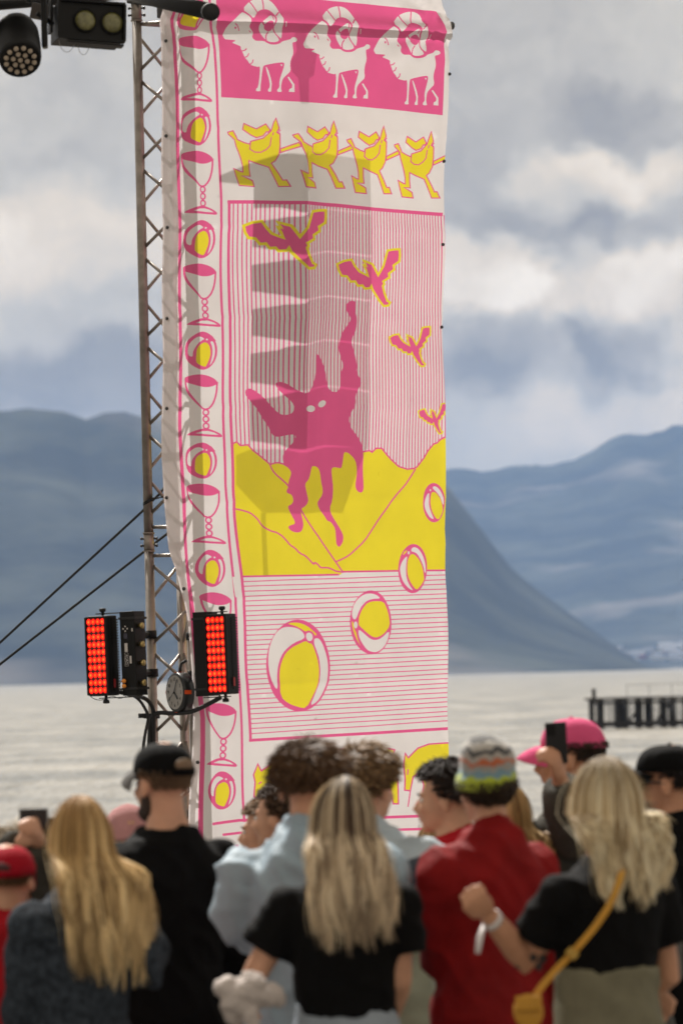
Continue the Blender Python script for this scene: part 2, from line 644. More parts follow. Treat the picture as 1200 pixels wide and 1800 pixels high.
def wrinkle(x, y):
    w = np.zeros_like(x)
    g = lambda v, c, s: np.exp(-((v - c) / s) ** 2)
    # slack folds of the left column, strongest near the top
    k = np.clip((900 - y) / 900, 0, 1)
    w += 0.028 * g(x, 327 + (y - 300) * 0.012, 7) * (0.45 + 0.55 * k) * -1
    w += 0.020 * g(x, 341 + (y - 300) * 0.02, 11) * (0.3 + 0.7 * k)
    w += 0.012 * g(x, 300 + (y - 300) * 0.015, 6) * (0.6 + 0.4 * np.sin(y / 70.0))
    # crease down the middle where the sheet rests on a pole
    w += 0.030 * g(x, 531 - (y - 300) * 0.002, 26) * np.clip((y - 120) / 160, 0, 1) * np.clip((980 - y) / 250, 0, 1)
    w -= 0.018 * g(x, 552, 20) * g(y, 290, 50)
    w += 0.010 * g(x, 528, 7) * g(y, 285, 45)
    # pulled corner at the pipe
    dx, dy = 781 - x, y - 42
    rr = np.sqrt(dx * dx + dy * dy) + 1e-6
    ang = np.arctan2(dy, dx)
    w += 0.012 * np.sin(ang * 13) * np.exp(-rr / 90) * np.clip(rr / 20, 0, 1)
    # horizontal pipe near the top pressing through, sagging rows below
    top = 6 + (x - 400) * 0.075
    w += 0.018 * g(y - top, 22, 9)
    w -= 0.010 * g(y - top, 40, 12)
    w += 0.008 * np.sin(x / 61.0 + 1.3) * np.sin(y / 173.0 + x / 240.0)
    w += 0.005 * np.sin(x / 23.0 + y / 310.0) * np.clip((y - 950) / 300, 0, 1)
    w += 0.004 * np.sin(y / 37.0 + x / 90.0)
    # lower left part is pulled in towards the tower foot
    w += 0.012 * g(x - (300 + np.clip(y - 850, 0, 250) * 0.16), 30, 14) * np.clip((y - 800) / 200, 0, 1)
    # fold lines from shipping
    for yc in (96, 232, 402, 560, 716, 880, 1046, 1200):
        w += 0.0035 * np.exp(-np.abs(y - yc - (x - 560) * (0.06 - yc * 0.00009)) / 5.0)
    for xc in (470, 560, 640, 712):
        w += 0.003 * np.exp(-np.abs(x - xc) / 4.0)
    # right hem
    w += 0.010 * g(x, 781, 6) * np.sin(y / 55.0)
    return w


WHITE, PINK, YEL = 0, 1, 2
LAY = []        # (list of loops, colour)


def dens(P, step=11.0, closed=True):
    P = [tuple(p) for p in P]
    out = []
    n_ = len(P)
    for i in range(n_ if closed else n_ - 1):
        a, b = P[i], P[(i + 1) % n_]
        L_ = math.hypot(b[0] - a[0], b[1] - a[1])
        k = max(1, int(L_ / step))
        for j in range(k):
            out.append((a[0] + (b[0] - a[0]) * j / k, a[1] + (b[1] - a[1]) * j / k))
    if not closed:
        out.append(P[-1])
    return out


def chaikin(P, it=1, closed=True):
    P = [tuple(p) for p in P]
    for _ in range(it):
        Q = []
        n_ = len(P)
        if not closed:
            Q.append(P[0])
        for i in range(n_ if closed else n_ - 1):
            a, b = P[i], P[(i + 1) % n_]
            Q.append((a[0] * .75 + b[0] * .25, a[1] * .75 + b[1] * .25))
            Q.append((a[0] * .25 + b[0] * .75, a[1] * .25 + b[1] * .75))
        if not closed:
            Q.append(P[-1])
        P = Q
    return P


def fill(P, colr, sm=0):
    if sm:
        P = chaikin(P, sm)
    LAY.append(([dens(P)], colr))


def offs(P, w, closed):
    P = np.array(P, float)
    n_ = len(P)
    A, B = [], []
    for i in range(n_):
        p = P[i]
        a = P[(i - 1) % n_] if (closed or i > 0) else None
        b = P[(i + 1) % n_] if (closed or i < n_ - 1) else None
        d1 = (p - a) if a is not None else (b - p)
        d2 = (b - p) if b is not None else (p - a)
        d1 = d1 / (np.linalg.norm(d1) + 1e-9)
        d2 = d2 / (np.linalg.norm(d2) + 1e-9)
        t = d1 + d2
        l = np.linalg.norm(t)
        t = t / l if l > 1e-6 else d1
        nrm = np.array([-t[1], t[0]])
        c = max(0.5, abs(nrm.dot(np.array([-d1[1], d1[0]]))))
        A.append(p + nrm * (w / 2 / c))
        B.append(p - nrm * (w / 2 / c))
    return A, B


def stroke(P, w, colr=PINK, closed=False, sm=0):
    if sm:
        P = chaikin(P, sm, closed)
    P = dens(P, 11.0, closed)
    A, B = offs(P, w, closed)
    if closed:
        LAY.append(([[tuple(a) for a in A], [tuple(b) for b in B][::-1]], colr))
    else:
        LAY.append(([[tuple(a) for a in A] + [tuple(b) for b in B[::-1]]], colr))


def z(P, ox, oy, k, aff=None):
    Q = [(ox + x / k, oy + y / k) for x, y in P]
    if aff:
        Q = [aff(q) for q in Q]
    return Q


def ellp(cx, cy, rx, ry, rot=0.0, n_=18):
    out = []
    for i in range(n_):
        a = 2 * math.pi * i / n_
        x, y = rx * math.cos(a), ry * math.sin(a)
        out.append((cx + x * math.cos(rot) - y * math.sin(rot), cy + x * math.sin(rot) + y * math.cos(rot)))
    return out


OUTLINE = [(284, -60), (287, 50), (287, 120), (288, 400), (288, 650), (287, 800), (290, 880), (301, 970), (318, 1030), (335, 1090), (342, 1180), (343, 1260),
           (341, 1340), (338, 1430), (337, 1500), (336, 1590), (560, 1600), (792, 1600), (790, 1480), (789, 1300), (787, 1180), (783.5, 1000), (783.5, 955), (781.5, 930),
           (779.5, 760), (778.5, 560), (779.5, 400), (785, 280), (790, 130), (794.5, 46), (775, 4), (745, -60)]

# --- frames and bars
stroke([(301, -40), (303, 20), (306, 60), (311, 180), (315, 300), (317.5, 500), (317.5, 750), (320, 850), (327, 950), (338, 1070), (345, 1150), (353, 1260), (352.5, 1420), (352, 1560)], 6.5)
stroke([(364, -45), (368, 5), (372, 50), (376, 100), (380, 167), (385, 250), (389, 350), (391, 500), (393.5, 650), (394, 760), (395, 850), (402.5, 950), (412, 1075), (421.6, 1227), (430, 1408), (432, 1445)], 4.4)
# vertical hatching
for i in range(63):
    if i < 16:
        xt, xb = 411 + 7.9 * i, 416 + 7.4 * i
        w0 = 2.5
    else:
        j = i - 15
        xt = 529.5 + 6.25 * j - 0.0175 * j * j
        xb = 527 + 6.05 * j - 0.0125 * j * j
        w0 = 2.1 - 0.008 * j
    yt = np.interp(xt, [400, 530, 590, 660, 778], [356, 358, 362, 369, 378])
    P = [(xt + (xb - xt) * ((yy - 360) / 440), yy) for yy in np.linspace(yt, 838, 44)]
    P = [(x + 0.5 * math.sin(y / 90 + i) if i < 40 else x, y) for x, y in P]
    stroke(P, w0)
stroke([(400, 355), (445, 355), (530, 357), (590, 361), (660, 368), (778, 377)], 6.2)
# ram panel
fill([(377, -40), (380, 25), (387.5, 171), (484, 176.5), (580, 182.5), (690, 193), (779, 202.6), (779.6, 120), (779.8, 44), (768.5, 20), (700, 13.5), (640, 7), (580, 1), (520, -6), (440, -14)], PINK)
# --- yellow hills
SIL = [(409.5, 779.7), (415.8, 776.3), (421.7, 783.3), (435, 782), (443.3, 791.7), (455, 800.8), (466.7, 810.8), (473.3, 816.7), (481.7, 814), (487.5, 813.3), (496.7, 815.8), (503.3, 820),
       (512, 822), (530, 812), (600, 792), (638.7, 794), (643, 793.2), (650.6, 792), (655, 795), (661.6, 788), (671.7, 788), (680, 798.7), (688.3, 808), (701, 820), (715, 824.8), (726.8, 823.5),
       (732, 820.7), (744, 805), (750.6, 793), (760.7, 780.7), (767, 778.5), (771.7, 773), (781, 767)]
fill(SIL + [(790, 1002), (700, 1003.2), (604, 1004.5), (600, 1010), (424, 1013.5), (411.5, 907), (408.5, 857)], YEL)
fill([(406, 1014), (424, 1014), (600, 1010.5), (604, 1005.5), (700, 1004), (790, 1003), (790, 1050), (410, 1050)], WHITE)
stroke(SIL, 2.7)
stroke([(473, 817), (476.7, 825), (483.3, 833.3), (493.3, 841.7), (503.3, 850.8), (507, 856), (527.5, 896.7), (560, 943), (590, 986.7), (604, 1006)], 2.7, sm=1)
stroke(z([(60, 925), (120, 935), (180, 950), (240, 970), (290, 1010), (325, 1045), (350, 1090), (400, 1135), (470, 1165), (520, 1175), (580, 1215), (620, 1260), (660, 1310), (710, 1340), (760, 1395),
          (820, 1420), (870, 1470), (910, 1515), (920, 1490), (950, 1510), (980, 1550), (1060, 1545), (1110, 1565), (1150, 1585), (1190, 1588)], 400, 740, 6), 2.7, sm=1)
stroke(z([(815, 460), (760, 550), (710, 620), (640, 700), (590, 760), (540, 840), (480, 920), (400, 1045), (330, 1150), (250, 1230), (185, 1290), (120, 1325), (55, 1352)], 580, 740, 5.4545), 2.6, sm=1)
stroke([(422, 1013.5), (500, 1012), (597, 1010)], 3.2)
stroke([(603, 1005), (700, 1003.4), (786, 1002.4)], 3.2)
stroke([(604, 1006), (590, 1004)], 2.6)
# horizontal hatching
for i in range(32):
    yl = 1022.3 + 8.62 * i
    yr = 1010.3 + 8.28 * i
    xl = np.interp(yl, [1013, 1100, 1180, 1300], [423, 429.5, 433.5, 441])
    P = [(x, yl + (yr - yl) * (x - xl) / (787 - xl) + 0.25 * math.sin(x / 30 + i * 2)) for x in np.linspace(xl, 791, 34)]
    stroke(P, 1.75)
stroke([(403, 353), (405, 500), (407, 740), (408.5, 857), (411.5, 907), (422.5, 1013), (429, 1100), (433, 1180), (441, 1303)], 5.0)
stroke([(438, 1301.5), (520, 1296.5), (640, 1289.5), (792, 1280.5)], 5.2)
# lower border
stroke([(370, 1448.6), (423, 1442), (600, 1439), (792, 1433)], 5)
stroke([(392, 1467.5), (423, 1464), (600, 1461), (792, 1456)], 4.5)
for i in range(9):
    xx = 408 + i * 44
    fill([(xx, 1485 - i), (xx + 13, 1484 - i), (xx + 16, 1560), (xx + 10, 1560)], PINK)

# --- column of goblets and balls
GB = dict(
    lens=[(210, 415), (240, 385), (300, 362), (380, 355), (480, 370), (560, 410), (612, 462), (612, 500), (540, 540), (460, 550), (380, 540), (310, 515), (245, 480), (215, 450)],
    left=[(222, 430), (235, 560), (280, 690), (330, 780), (405, 872)], right=[(608, 470), (603, 600), (583, 715), (545, 815), (495, 872)],
    base=[(240, 1262), (300, 1210), (390, 1175), (470, 1170), (560, 1205), (620, 1240), (662, 1280), (650, 1310), (560, 1300), (400, 1290), (250, 1278)],
    basein=[(318, 1247), (400, 1215), (480, 1210), (560, 1235), (612, 1270), (500, 1264), (400, 1254)])
for (x0, x1, y0, y1, sh) in ((316, 366, 63, 180, 0), (323, 375, 265, 378, 1), (327, 382, 463, 575, 1), (328, 384, 658, 769, 1), (326.5, 383.5, 850, 957, 7), (346, 401.5, 1041, 1155, 9), (357, 414, 1236, 1348.5, -3)):
    def G(p, x0=x0, x1=x1, y0=y0, y1=y1, sh=sh):
        v = (p[1] - 355) / 955.0
        return (x0 + (p[0] - 210) / 402.0 * (x1 - x0) + v * sh, y0 + v * (y1 - y0))
    kx = (x1 - x0) / 402.0
    fill([G(p) for p in GB['lens']], PINK, 1)
    stroke([G(p) for p in GB['left']], 3.3, sm=1)
    stroke([G(p) for p in GB['right']], 3.3, sm=1)
    stroke([G(p) for p in [(395, 868), (450, 885), (505, 868)]], 3.0)
    for cy in (930, 1032, 1136):
        fill([G(p) for p in ellp(457, cy, 50, 55, n_=14)], PINK)
        fill([G(p) for p in ellp(457, cy, 27, 30, n_=10)], WHITE)
    fill([G(p) for p in GB['base']], PINK, 1)
    fill([G(p) for p in GB['basein']], WHITE)
BALLC = [([(500, 350), (497, 270), (515, 190), (560, 130), (610, 110), (660, 125), (690, 145), (640, 165), (590, 200), (555, 260), (540, 310), (538, 380)], WHITE),
         ([(572, 340), (575, 280), (600, 230), (650, 200), (700, 185), (740, 205), (765, 260), (772, 320), (760, 390), (720, 480), (705, 502), (640, 490), (575, 455), (568, 400)], YEL),
         ([(765, 180), (795, 170), (815, 200), (828, 270), (825, 350), (800, 430), (770, 475), (760, 480), (780, 420), (797, 340), (795, 260), (780, 210)], WHITE),
         (ellp(722, 150, 15, 12, n_=8), WHITE)]
for (x0, x1, y0, y1) in ((312, 359, -14, 54), (321, 371, 188, 256), (326.5, 380, 387, 454), (329, 383, 583, 650), (328, 381, 778, 841.5), (342, 394.5, 966.5, 1032), (362, 417, 1356, 1423)):
    B = lambda p: (x0 + (p[0] - 467) / 391.0 * (x1 - x0), y0 + (p[1] - 50) / 490.0 * (y1 - y0))
    fill([B(p) for p in ellp(662, 295, 196, 246, n_=30)], PINK)
    fill([B(p) for p in [(780, 90), (842, 168), (800, 175)]], PINK)
    for P, c_ in BALLC:
        fill([B(p) for p in P], c_, 1)

# --- rams
WHT = [
    [(65, 385), (60, 370), (90, 320), (150, 240), (245, 122), (300, 152), (350, 205), (360, 240), (355, 280), (375, 310), (392, 345), (370, 385), (385, 415), (410, 432), (495, 431), (520, 452), (560, 469),
     (620, 471), (670, 456), (690, 435), (780, 415), (800, 395), (820, 388), (848, 400), (852, 425), (835, 442), (800, 445), (800, 480), (808, 560), (785, 620), (775, 680), (785, 750), (740, 790), (700, 830),
     (690, 870), (682, 930), (697, 970), (640, 968), (650, 935), (668, 925), (665, 850), (690, 770), (715, 690), (710, 656), (640, 662), (580, 672), (500, 688), (485, 702), (475, 770), (462, 930), (468, 962),
     (415, 962), (418, 935), (440, 920), (455, 760), (450, 695), (435, 708), (400, 700), (365, 690), (345, 680), (320, 640), (290, 610), (270, 565), (255, 540), (245, 515), (248, 490), (200, 470), (150, 450),
     (190, 436), (120, 424), (85, 418)],
    [(270, 97), (350, 12), (420, -17), (500, -22), (570, 5), (625, 60), (665, 130), (695, 220), (705, 320), (690, 390), (668, 418), (630, 345), (612, 290), (622, 240), (612, 170), (572, 113), (510, 93), (450, 108),
     (400, 150), (365, 200), (330, 155)],
    [(455, 300), (458, 245), (490, 205), (550, 158), (590, 175), (606, 230), (600, 300), (615, 345), (663, 418), (640, 440), (580, 447), (530, 435), (490, 395), (465, 350)],
    [(510, 710), (525, 705), (585, 860), (580, 935), (582, 968), (540, 966), (545, 940), (562, 920), (562, 870)],
    [(750, 815), (765, 808), (822, 890), (822, 972), (765, 968), (770, 940), (798, 925), (800, 895)],
    [(672, 680), (695, 680), (685, 702)],
    [(712, 225), (722, 228), (742, 278), (735, 283)]]
PNK = [([(200, 245), (225, 262), (240, 290), (243, 325)], 11), ([(255, 537), (285, 535), (306, 512)], 12), ([(290, 605), (318, 596), (330, 562)], 12), ([(345, 680), (372, 662), (378, 628)], 12),
       ([(345, 12), (400, 80), (425, 140)], 13), ([(480, -22), (497, 50), (495, 102)], 13), ([(660, 125), (612, 170)], 13), ([(605, 300), (630, 360), (680, 418)], 13), ([(463, 222), (508, 265)], 13),
       ([(520, 432), (515, 380), (550, 335)], 13), ([(568, 158), (580, 212)], 11), ([(85, 421), (190, 430)], 12), ([(350, 320), (366, 341)], 11)]
for (nx, ny, tx, ty, top, foot) in ((390.8, 64, 521.7, 70, -3.5, 161.7), (533, 80, 650.6, 82.5, 10, 173), (658, 89.8, 774.7, 92.6, 24, 185)):
    def RM(p):
        u = (p[0] - 65) / 785.0
        v = (p[1] + 22) / 992.0
        bl = ((ny - 64) + ((ty - 70) - (ny - 64)) * u)
        s0, s1 = -3.5, 161.7
        yy = s0 + v * (s1 - s0) + bl
        fix = (foot - (s1 + bl)) * max(0, (v - .4) / .6)
        return (nx + u * (tx - nx), yy + fix)
    for P in WHT:
        fill([RM(p) for p in P], WHITE, 1 if len(P) > 8 else 0)
    fill([RM(p) for p in ellp(555, 275, 49, 56, n_=16)], PINK)
    fill([RM(p) for p in ellp(209, 292, 11, 14, n_=8)], PINK)
    for P, w_ in PNK:
        stroke([RM(p) for p in P], w_ / 6.0, sm=1)

# --- walking beasts
BODY = [(65, 205), (75, 232), (110, 265), (140, 300), (155, 370), (180, 440), (205, 520), (222, 600), (225, 665), (200, 660), (128, 622), (155, 720), (185, 815), (340, 828), (325, 765), (270, 735), (210, 708), (300, 714),
        (290, 640), (288, 540), (380, 580), (490, 622), (530, 700), (590, 828), (700, 828), (665, 760), (630, 762), (590, 690), (520, 580), (560, 555), (600, 490), (612, 400), (612, 280), (580, 255), (605, 215), (575, 105),
        (550, 150), (520, 235), (440, 305), (310, 330), (300, 360), (245, 340), (170, 298), (155, 260), (120, 195)]
EAR = [(235, 125), (365, 200), (465, 155), (510, 225), (490, 245), (470, 240), (440, 280), (370, 295), (310, 260), (220, 190)]
TAIL = [(612, 432), (780, 380), (800, 420), (612, 472)]
MANE = [(310, 332), (300, 415), (350, 450), (410, 458), (470, 430), (510, 390), (525, 300)]
for (ax, ay, bx, by, fy) in ((400.8, 223, 485.8, 207.5, 328), (511.7, 229, 585.8, 213, 331), (607.5, 236, 672.8, 222, 340.5), (692, 244.6, 758.5, 231, 347.9)):
    def BS(p):
        u = (p[0] - 65) / 510.0
        v = (p[1] - 105) / 723.0
        return (ax + u * (bx - ax), by + (ay - by + 15.8) * (1 - u) * (1 - v) * 0.3 + v * (fy - by))
    for P in (TAIL, BODY, EAR):
        Q = [BS(p) for p in P]
        fill(Q, YEL)
        stroke(Q, 2.0, closed=True)
    stroke([BS(p) for p in MANE], 1.9)
    stroke([BS(p) for p in [(545, 250), (540, 285)]], 1.9)
    stroke([BS(p) for p in [(590, 225), (612, 238), (590, 262), (615, 268)]], 1.6)

# --- birds
BIRD = [(110, 280), (200, 245), (305, 230), (350, 300), (410, 360), (525, 410), (500, 350), (465, 290), (500, 300), (465, 240), (540, 265), (590, 280), (630, 340), (668, 400), (740, 300), (800, 130), (880, 118), (965, 115),
        (968, 180), (960, 250), (880, 295), (890, 340), (815, 385), (825, 425), (740, 470), (755, 500), (735, 520), (760, 600), (800, 680), (840, 700), (820, 735), (750, 740), (680, 670), (590, 560), (575, 520), (560, 545),
        (480, 550), (450, 515), (390, 520), (350, 470), (290, 475), (240, 415), (170, 410), (130, 350)]
for (x0, x1, y0, y1, w_) in ((427, 573, 368, 475, 5.0), (589, 703.6, 436.4, 540.4, 4.0), (684, 757.6, 573, 646, 3.0), (732.4, 783.5, 708, 764, 2.4)):
    Q = [(x0 + (p[0] - 100) / 880.0 * (x1 - x0), y0 + (p[1] - 105) / 650.0 * (y1 - y0)) for p in BIRD]
    fill(Q, PINK)
    stroke(Q, w_, YEL, closed=True)

# --- dancing creature
C1 = z([(920, 95), (950, 88), (975, 100), (975, 190), (988, 225), (990, 330), (960, 390), (950, 440), (965, 490), (985, 560), (998, 640), (990, 690), (1038, 770), (1010, 830), (980, 890), (985, 960), (945, 1030), (925, 1090),
        (940, 1150), (965, 1190)], 420, 510, 4.8)
C2 = z([(970, 90), (1010, 140), (1040, 200), (1055, 280), (1050, 400), (1058, 540), (1055, 590), (1035, 608), (1005, 590), (990, 545), (1005, 450), (1000, 360), (975, 310), (925, 265), (890, 262), (885, 330), (875, 400),
        (850, 395), (805, 388), (788, 405), (795, 470), (808, 560), (800, 660), (775, 740), (795, 800), (850, 890), (885, 960), (885, 1010), (865, 1050), (845, 1065), (825, 1040), (822, 960), (820, 910), (785, 850), (755, 845),
        (730, 800), (680, 740), (662, 690), (680, 660), (710, 630), (718, 580), (700, 520), (685, 430), (660, 390), (620, 378), (600, 390), (590, 460), (575, 500), (545, 530), (560, 590), (582, 660), (570, 710), (515, 745),
        (530, 810), (545, 870), (535, 920), (510, 942), (460, 938), (425, 915), (415, 890), (440, 878), (470, 870), (470, 845), (440, 790), (412, 730), (420, 712), (440, 705), (455, 670), (440, 620), (405, 610), (397, 590),
        (412, 560), (412, 510), (430, 450), (425, 420), (385, 375), (362, 340), (362, 280), (400, 225), (440, 180), (458, 130), (440, 115), (400, 118), (330, 135), (290, 130), (260, 90), (240, 40)], 420, 740, 4.8)
C3 = z([(200, 1084), (160, 1010), (110, 945), (65, 890), (60, 850), (80, 828), (120, 832), (200, 890), (265, 970), (310, 1020), (350, 1050), (390, 1055), (430, 1040), (445, 1000), (430, 940), (370, 880), (320, 820), (310, 785),
        (340, 770), (400, 790), (470, 850), (540, 880), (590, 830), (630, 720), (635, 620), (630, 545), (650, 540), (690, 590), (730, 680), (738, 780), (760, 840), (800, 862), (840, 855), (860, 790), (860, 700), (885, 640),
        (860, 560), (840, 500), (845, 440), (870, 350), (930, 270), (935, 230), (895, 170), (890, 130)], 420, 510, 4.8)
fill(C1 + C2 + C3, PINK, 1)
fill(z(ellp(573, 1003, 43, 28, n_=16), 420, 510, 4.8), WHITE)
fill(z(ellp(690, 960, 42, 26, -0.5, n_=16), 420, 510, 4.8), WHITE)

# --- beach balls
def ball(ox, oy, k, e, items):
    fill(z(ellp((e[0] + e[1]) / 2, (e[2] + e[3]) / 2, (e[1] - e[0]) / 2, (e[3] - e[2]) / 2, n_=36), ox, oy, k), PINK)
    for P, c_ in items:
        fill(z(P, ox, oy, k), c_, 1)


ball(440, 1020, 4.615, (130, 650, 318, 1065), [
    ([(147, 640), (155, 560), (180, 480), (220, 415), (270, 380), (330, 378), (390, 390), (430, 420), (445, 450), (440, 475), (360, 505), (290, 560), (250, 620), (225, 700), (215, 800), (218, 890), (190, 860), (165, 790), (150, 710)], WHITE),
    ([(235, 800), (240, 720), (260, 650), (290, 590), (340, 545), (400, 515), (455, 490), (480, 512), (505, 512), (530, 580), (550, 660), (555, 750), (540, 850), (510, 920), (445, 1040), (380, 1030), (300, 1000), (240, 945)], YEL),
    ([(525, 470), (560, 470), (590, 510), (615, 580), (632, 660), (632, 750), (615, 840), (580, 920), (530, 990), (475, 1020), (520, 920), (550, 840), (568, 740), (560, 640), (540, 570), (520, 510)], WHITE),
    ([(300, 352), (350, 342), (410, 346), (470, 372), (510, 405), (548, 440), (530, 450), (515, 420), (480, 405), (450, 418), (420, 395), (370, 370)], YEL),
    ([(460, 430), (485, 422), (510, 440), (512, 475), (495, 495), (470, 490), (455, 465)], WHITE)])
ball(440, 1020, 4.615, (817, 1143, 82, 602), [
    ([(832, 290), (840, 220), (870, 160), (920, 115), (970, 105), (1020, 115), (1062, 148), (1000, 150), (950, 165), (910, 205), (885, 260), (868, 310), (850, 320)], WHITE),
    ([(885, 345), (890, 290), (920, 220), (960, 180), (1010, 168), (1082, 172), (1105, 220), (1125, 290), (1130, 370), (1085, 430), (1040, 460), (1000, 465), (950, 430), (885, 365)], YEL),
    ([(885, 395), (920, 430), (970, 475), (1010, 488), (1060, 470), (1125, 405), (1115, 470), (1080, 540), (1030, 580), (990, 585), (940, 565), (900, 500), (880, 440)], WHITE),
    ([(832, 330), (845, 340), (850, 395), (865, 420), (870, 460), (885, 510), (900, 540), (870, 490), (845, 420), (835, 370)], YEL),
    (ellp(862, 362, 15, 29, n_=10), WHITE)])
ball(640, 820, 7.5, (445, 827, 1022, 1672), [
    ([(465, 1360), (475, 1300), (500, 1240), (540, 1190), (557, 1185), (550, 1240), (542, 1320), (545, 1420), (565, 1500), (600, 1570), (650, 1640), (590, 1610), (530, 1550), (490, 1470)], WHITE),
    ([(560, 1330), (565, 1240), (590, 1175), (620, 1150), (660, 1165), (710, 1220), (750, 1290), (775, 1370), (790, 1470), (790, 1500), (750, 1570), (690, 1632), (640, 1570), (590, 1490), (565, 1410)], YEL),
    ([(607, 1090), (640, 1060), (690, 1075), (740, 1130), (780, 1210), (805, 1300), (812, 1400), (795, 1400), (780, 1320), (740, 1230), (690, 1150), (640, 1125), (610, 1120)], WHITE),
    (ellp(575, 1138, 16, 23, n_=8), WHITE), ([(500, 1165), (515, 1125), (550, 1100), (545, 1130), (510, 1165)], YEL)])
ball(640, 820, 7.5, (755, 1045, 218, 738), [
    ([(775, 480), (785, 420), (815, 365), (840, 345), (832, 420), (832, 500), (850, 580), (880, 650), (900, 698), (850, 680), (805, 610), (780, 550)], WHITE),
    ([(848, 460), (855, 390), (875, 335), (920, 340), (965, 400), (1000, 480), (1020, 560), (1010, 610), (970, 690), (940, 698), (900, 650), (865, 570)], YEL),
    ([(880, 280), (910, 255), (960, 285), (1000, 350), (1025, 430), (1030, 515), (1010, 490), (985, 420), (945, 350), (900, 305)], WHITE),
    (ellp(855, 312, 10, 15, n_=8), WHITE)])

# --- horses along the lower border
H1 = [(449, 1400), (451, 1375), (448, 1362), (455, 1343), (461, 1355), (485, 1337), (520, 1325), (580, 1318), (640, 1314), (668, 1313), (694, 1318), (689, 1331), (686, 1359), (698.6, 1372), (700, 1413), (690, 1413), (683, 1380),
      (676, 1378), (675, 1402), (660, 1404), (655, 1375), (600, 1370), (560, 1380), (556, 1418), (544, 1418), (540, 1380), (500, 1372), (478, 1390), (468, 1405), (458, 1410)]
H2 = [(713, 1324), (719, 1332), (737, 1315), (756, 1308), (785, 1306), (795, 1306), (795, 1380), (768, 1368), (760, 1372), (750, 1410), (733, 1414), (743, 1400), (746, 1380), (740, 1362), (737, 1358), (727, 1366), (722, 1390), (711, 1389),
      (712, 1370), (710, 1345)]
for H in (H1, H2):
    fill(H, YEL)
    stroke(H, 2.6, closed=True)
for P in ([(457, 1378), (462, 1374)], [(718, 1352), (717, 1362)], [(722, 1390), (718, 1418)], [(683, 1380), (684, 1410)]):
    stroke(P, 2.4)


def winding(px_, py_, loops):
    w = np.zeros(len(px_), int)
    for Lp in loops:
        n_ = len(Lp)
        for i in range(n_):
            x0, y0 = Lp[i]
            x1, y1 = Lp[(i + 1) % n_]
            if y0 == y1:
                continue
            cr = (x1 - x0) * (py_ - y0) - (px_ - x0) * (y1 - y0)
            if y1 > y0:
                w += ((py_ >= y0) & (py_ < y1) & (cr > 0)).astype(int)
            else:
                w -= ((py_ >= y1) & (py_ < y0) & (cr < 0)).astype(int)
    return w


def build_banner_mesh():
    verts, edges = [], []

    def add(loop):
        b = len(verts)
        verts.extend(loop)
        k = len(loop)
        edges.extend((b + i, b + (i + 1) % k) for i in range(k))
    outl = dens(OUTLINE, 9)
    add(outl)
    for loops, c_ in LAY:
        for Lp in loops:
            # clip away pieces wholly outside the sheet
            add(Lp)
    rg = random.Random(7)
    for gx_ in np.arange(286, 796, 9.0):
        for gy_ in np.arange(-58, 1600, 9.0):
            verts.append((gx_ + rg.uniform(-2, 2), gy_ + rg.uniform(-2, 2)))
    V, E, F, _, _, _ = delaunay_2d_cdt([Vector(v) for v in verts], edges, [], 0, 1e-4)
    V = np.array([(v.x, v.y) for v in V])
    T = np.array([f for f in F if len(f) == 3])
    cen = V[T].mean(axis=1)
    keep = winding(cen[:, 0], cen[:, 1], [outl]) != 0
    T = T[keep]
    cen = cen[keep]
    colr = np.zeros(len(T), int)
    for loops, c_ in LAY:
        allp = np.array([p for Lp in loops for p in Lp])
        lo, hi = allp.min(0), allp.max(0)
        idx = np.nonzero((cen[:, 0] >= lo[0]) & (cen[:, 0] <= hi[0]) & (cen[:, 1] >= lo[1]) & (cen[:, 1] <= hi[1]))[0]
        if len(idx) == 0:
            continue
        w = winding(cen[idx, 0], cen[idx, 1], loops)
        colr[idx[w != 0]] = c_
    used = np.unique(T)
    remap = -np.ones(len(V), int)
    remap[used] = np.arange(len(used))
    T = remap[T]
    X = banner_xyz(V[used])
    me = bpy.data.meshes.new('printed_sheet')
    me.from_pydata(X.tolist(), [], [(int(a), int(c_), int(b)) for a, b, c_ in T])
    return me, colr


def banner_mat(name, c):
    mt = bpy.data.materials.new(name)
    mt.use_nodes = True
    n = NT(mt.node_tree)
    tcn = n.n('ShaderNodeTexCoord')
    nz = n.n('ShaderNodeTexNoise', ins={'Vector': tcn.outputs['Object'], 'Scale': 5.0, 'Detail': 5.0})
    f = n.n('ShaderNodeMapRange', ins={'Value': nz.outputs[0], 'From Min': 0.3, 'From Max': 0.7})
    colr = n.mix(f.outputs[0], c, tuple(v * 0.93 for v in c))
    # coarse weave of the mesh vinyl
    mp = n.n('ShaderNodeMapping', ins={0: tcn.outputs['Object'], 2: (0, 0, R(50))})
    sp = n.n('ShaderNodeSeparateXYZ', ins={0: mp.outputs[0]})
    wv = n.math('MULTIPLY', n.math('SINE', n.math('MULTIPLY', sp.outputs[0], 900.0)), n.math('SINE', n.math('MULTIPLY', sp.outputs[2], 900.0)))
    bz = n.n('ShaderNodeBump', ins={'Strength': 0.25, 'Distance': 0.002, 'Height': wv})
    d = n.n('ShaderNodeBsdfDiffuse', ins={'Color': colr, 'Normal': bz.outputs[0]})
    t = n.n('ShaderNodeBsdfTranslucent', ins={'Color': colr})
    mx = n.n('ShaderNodeMixShader', ins={0: 0.37, 1: d.outputs[0], 2: t.outputs[0]})
    g = n.n('ShaderNodeBsdfGlossy', ins={'Color': (1, 1, 1, 1), 'Roughness': 0.35, 'Normal': bz.outputs[0]})
    mx2 = n.n('ShaderNodeMixShader', ins={0: 0.04, 1: mx.outputs[0], 2: g.outputs[0]})
    n.n('ShaderNodeOutputMaterial', ins={0: mx2.outputs[0]})
    return mt


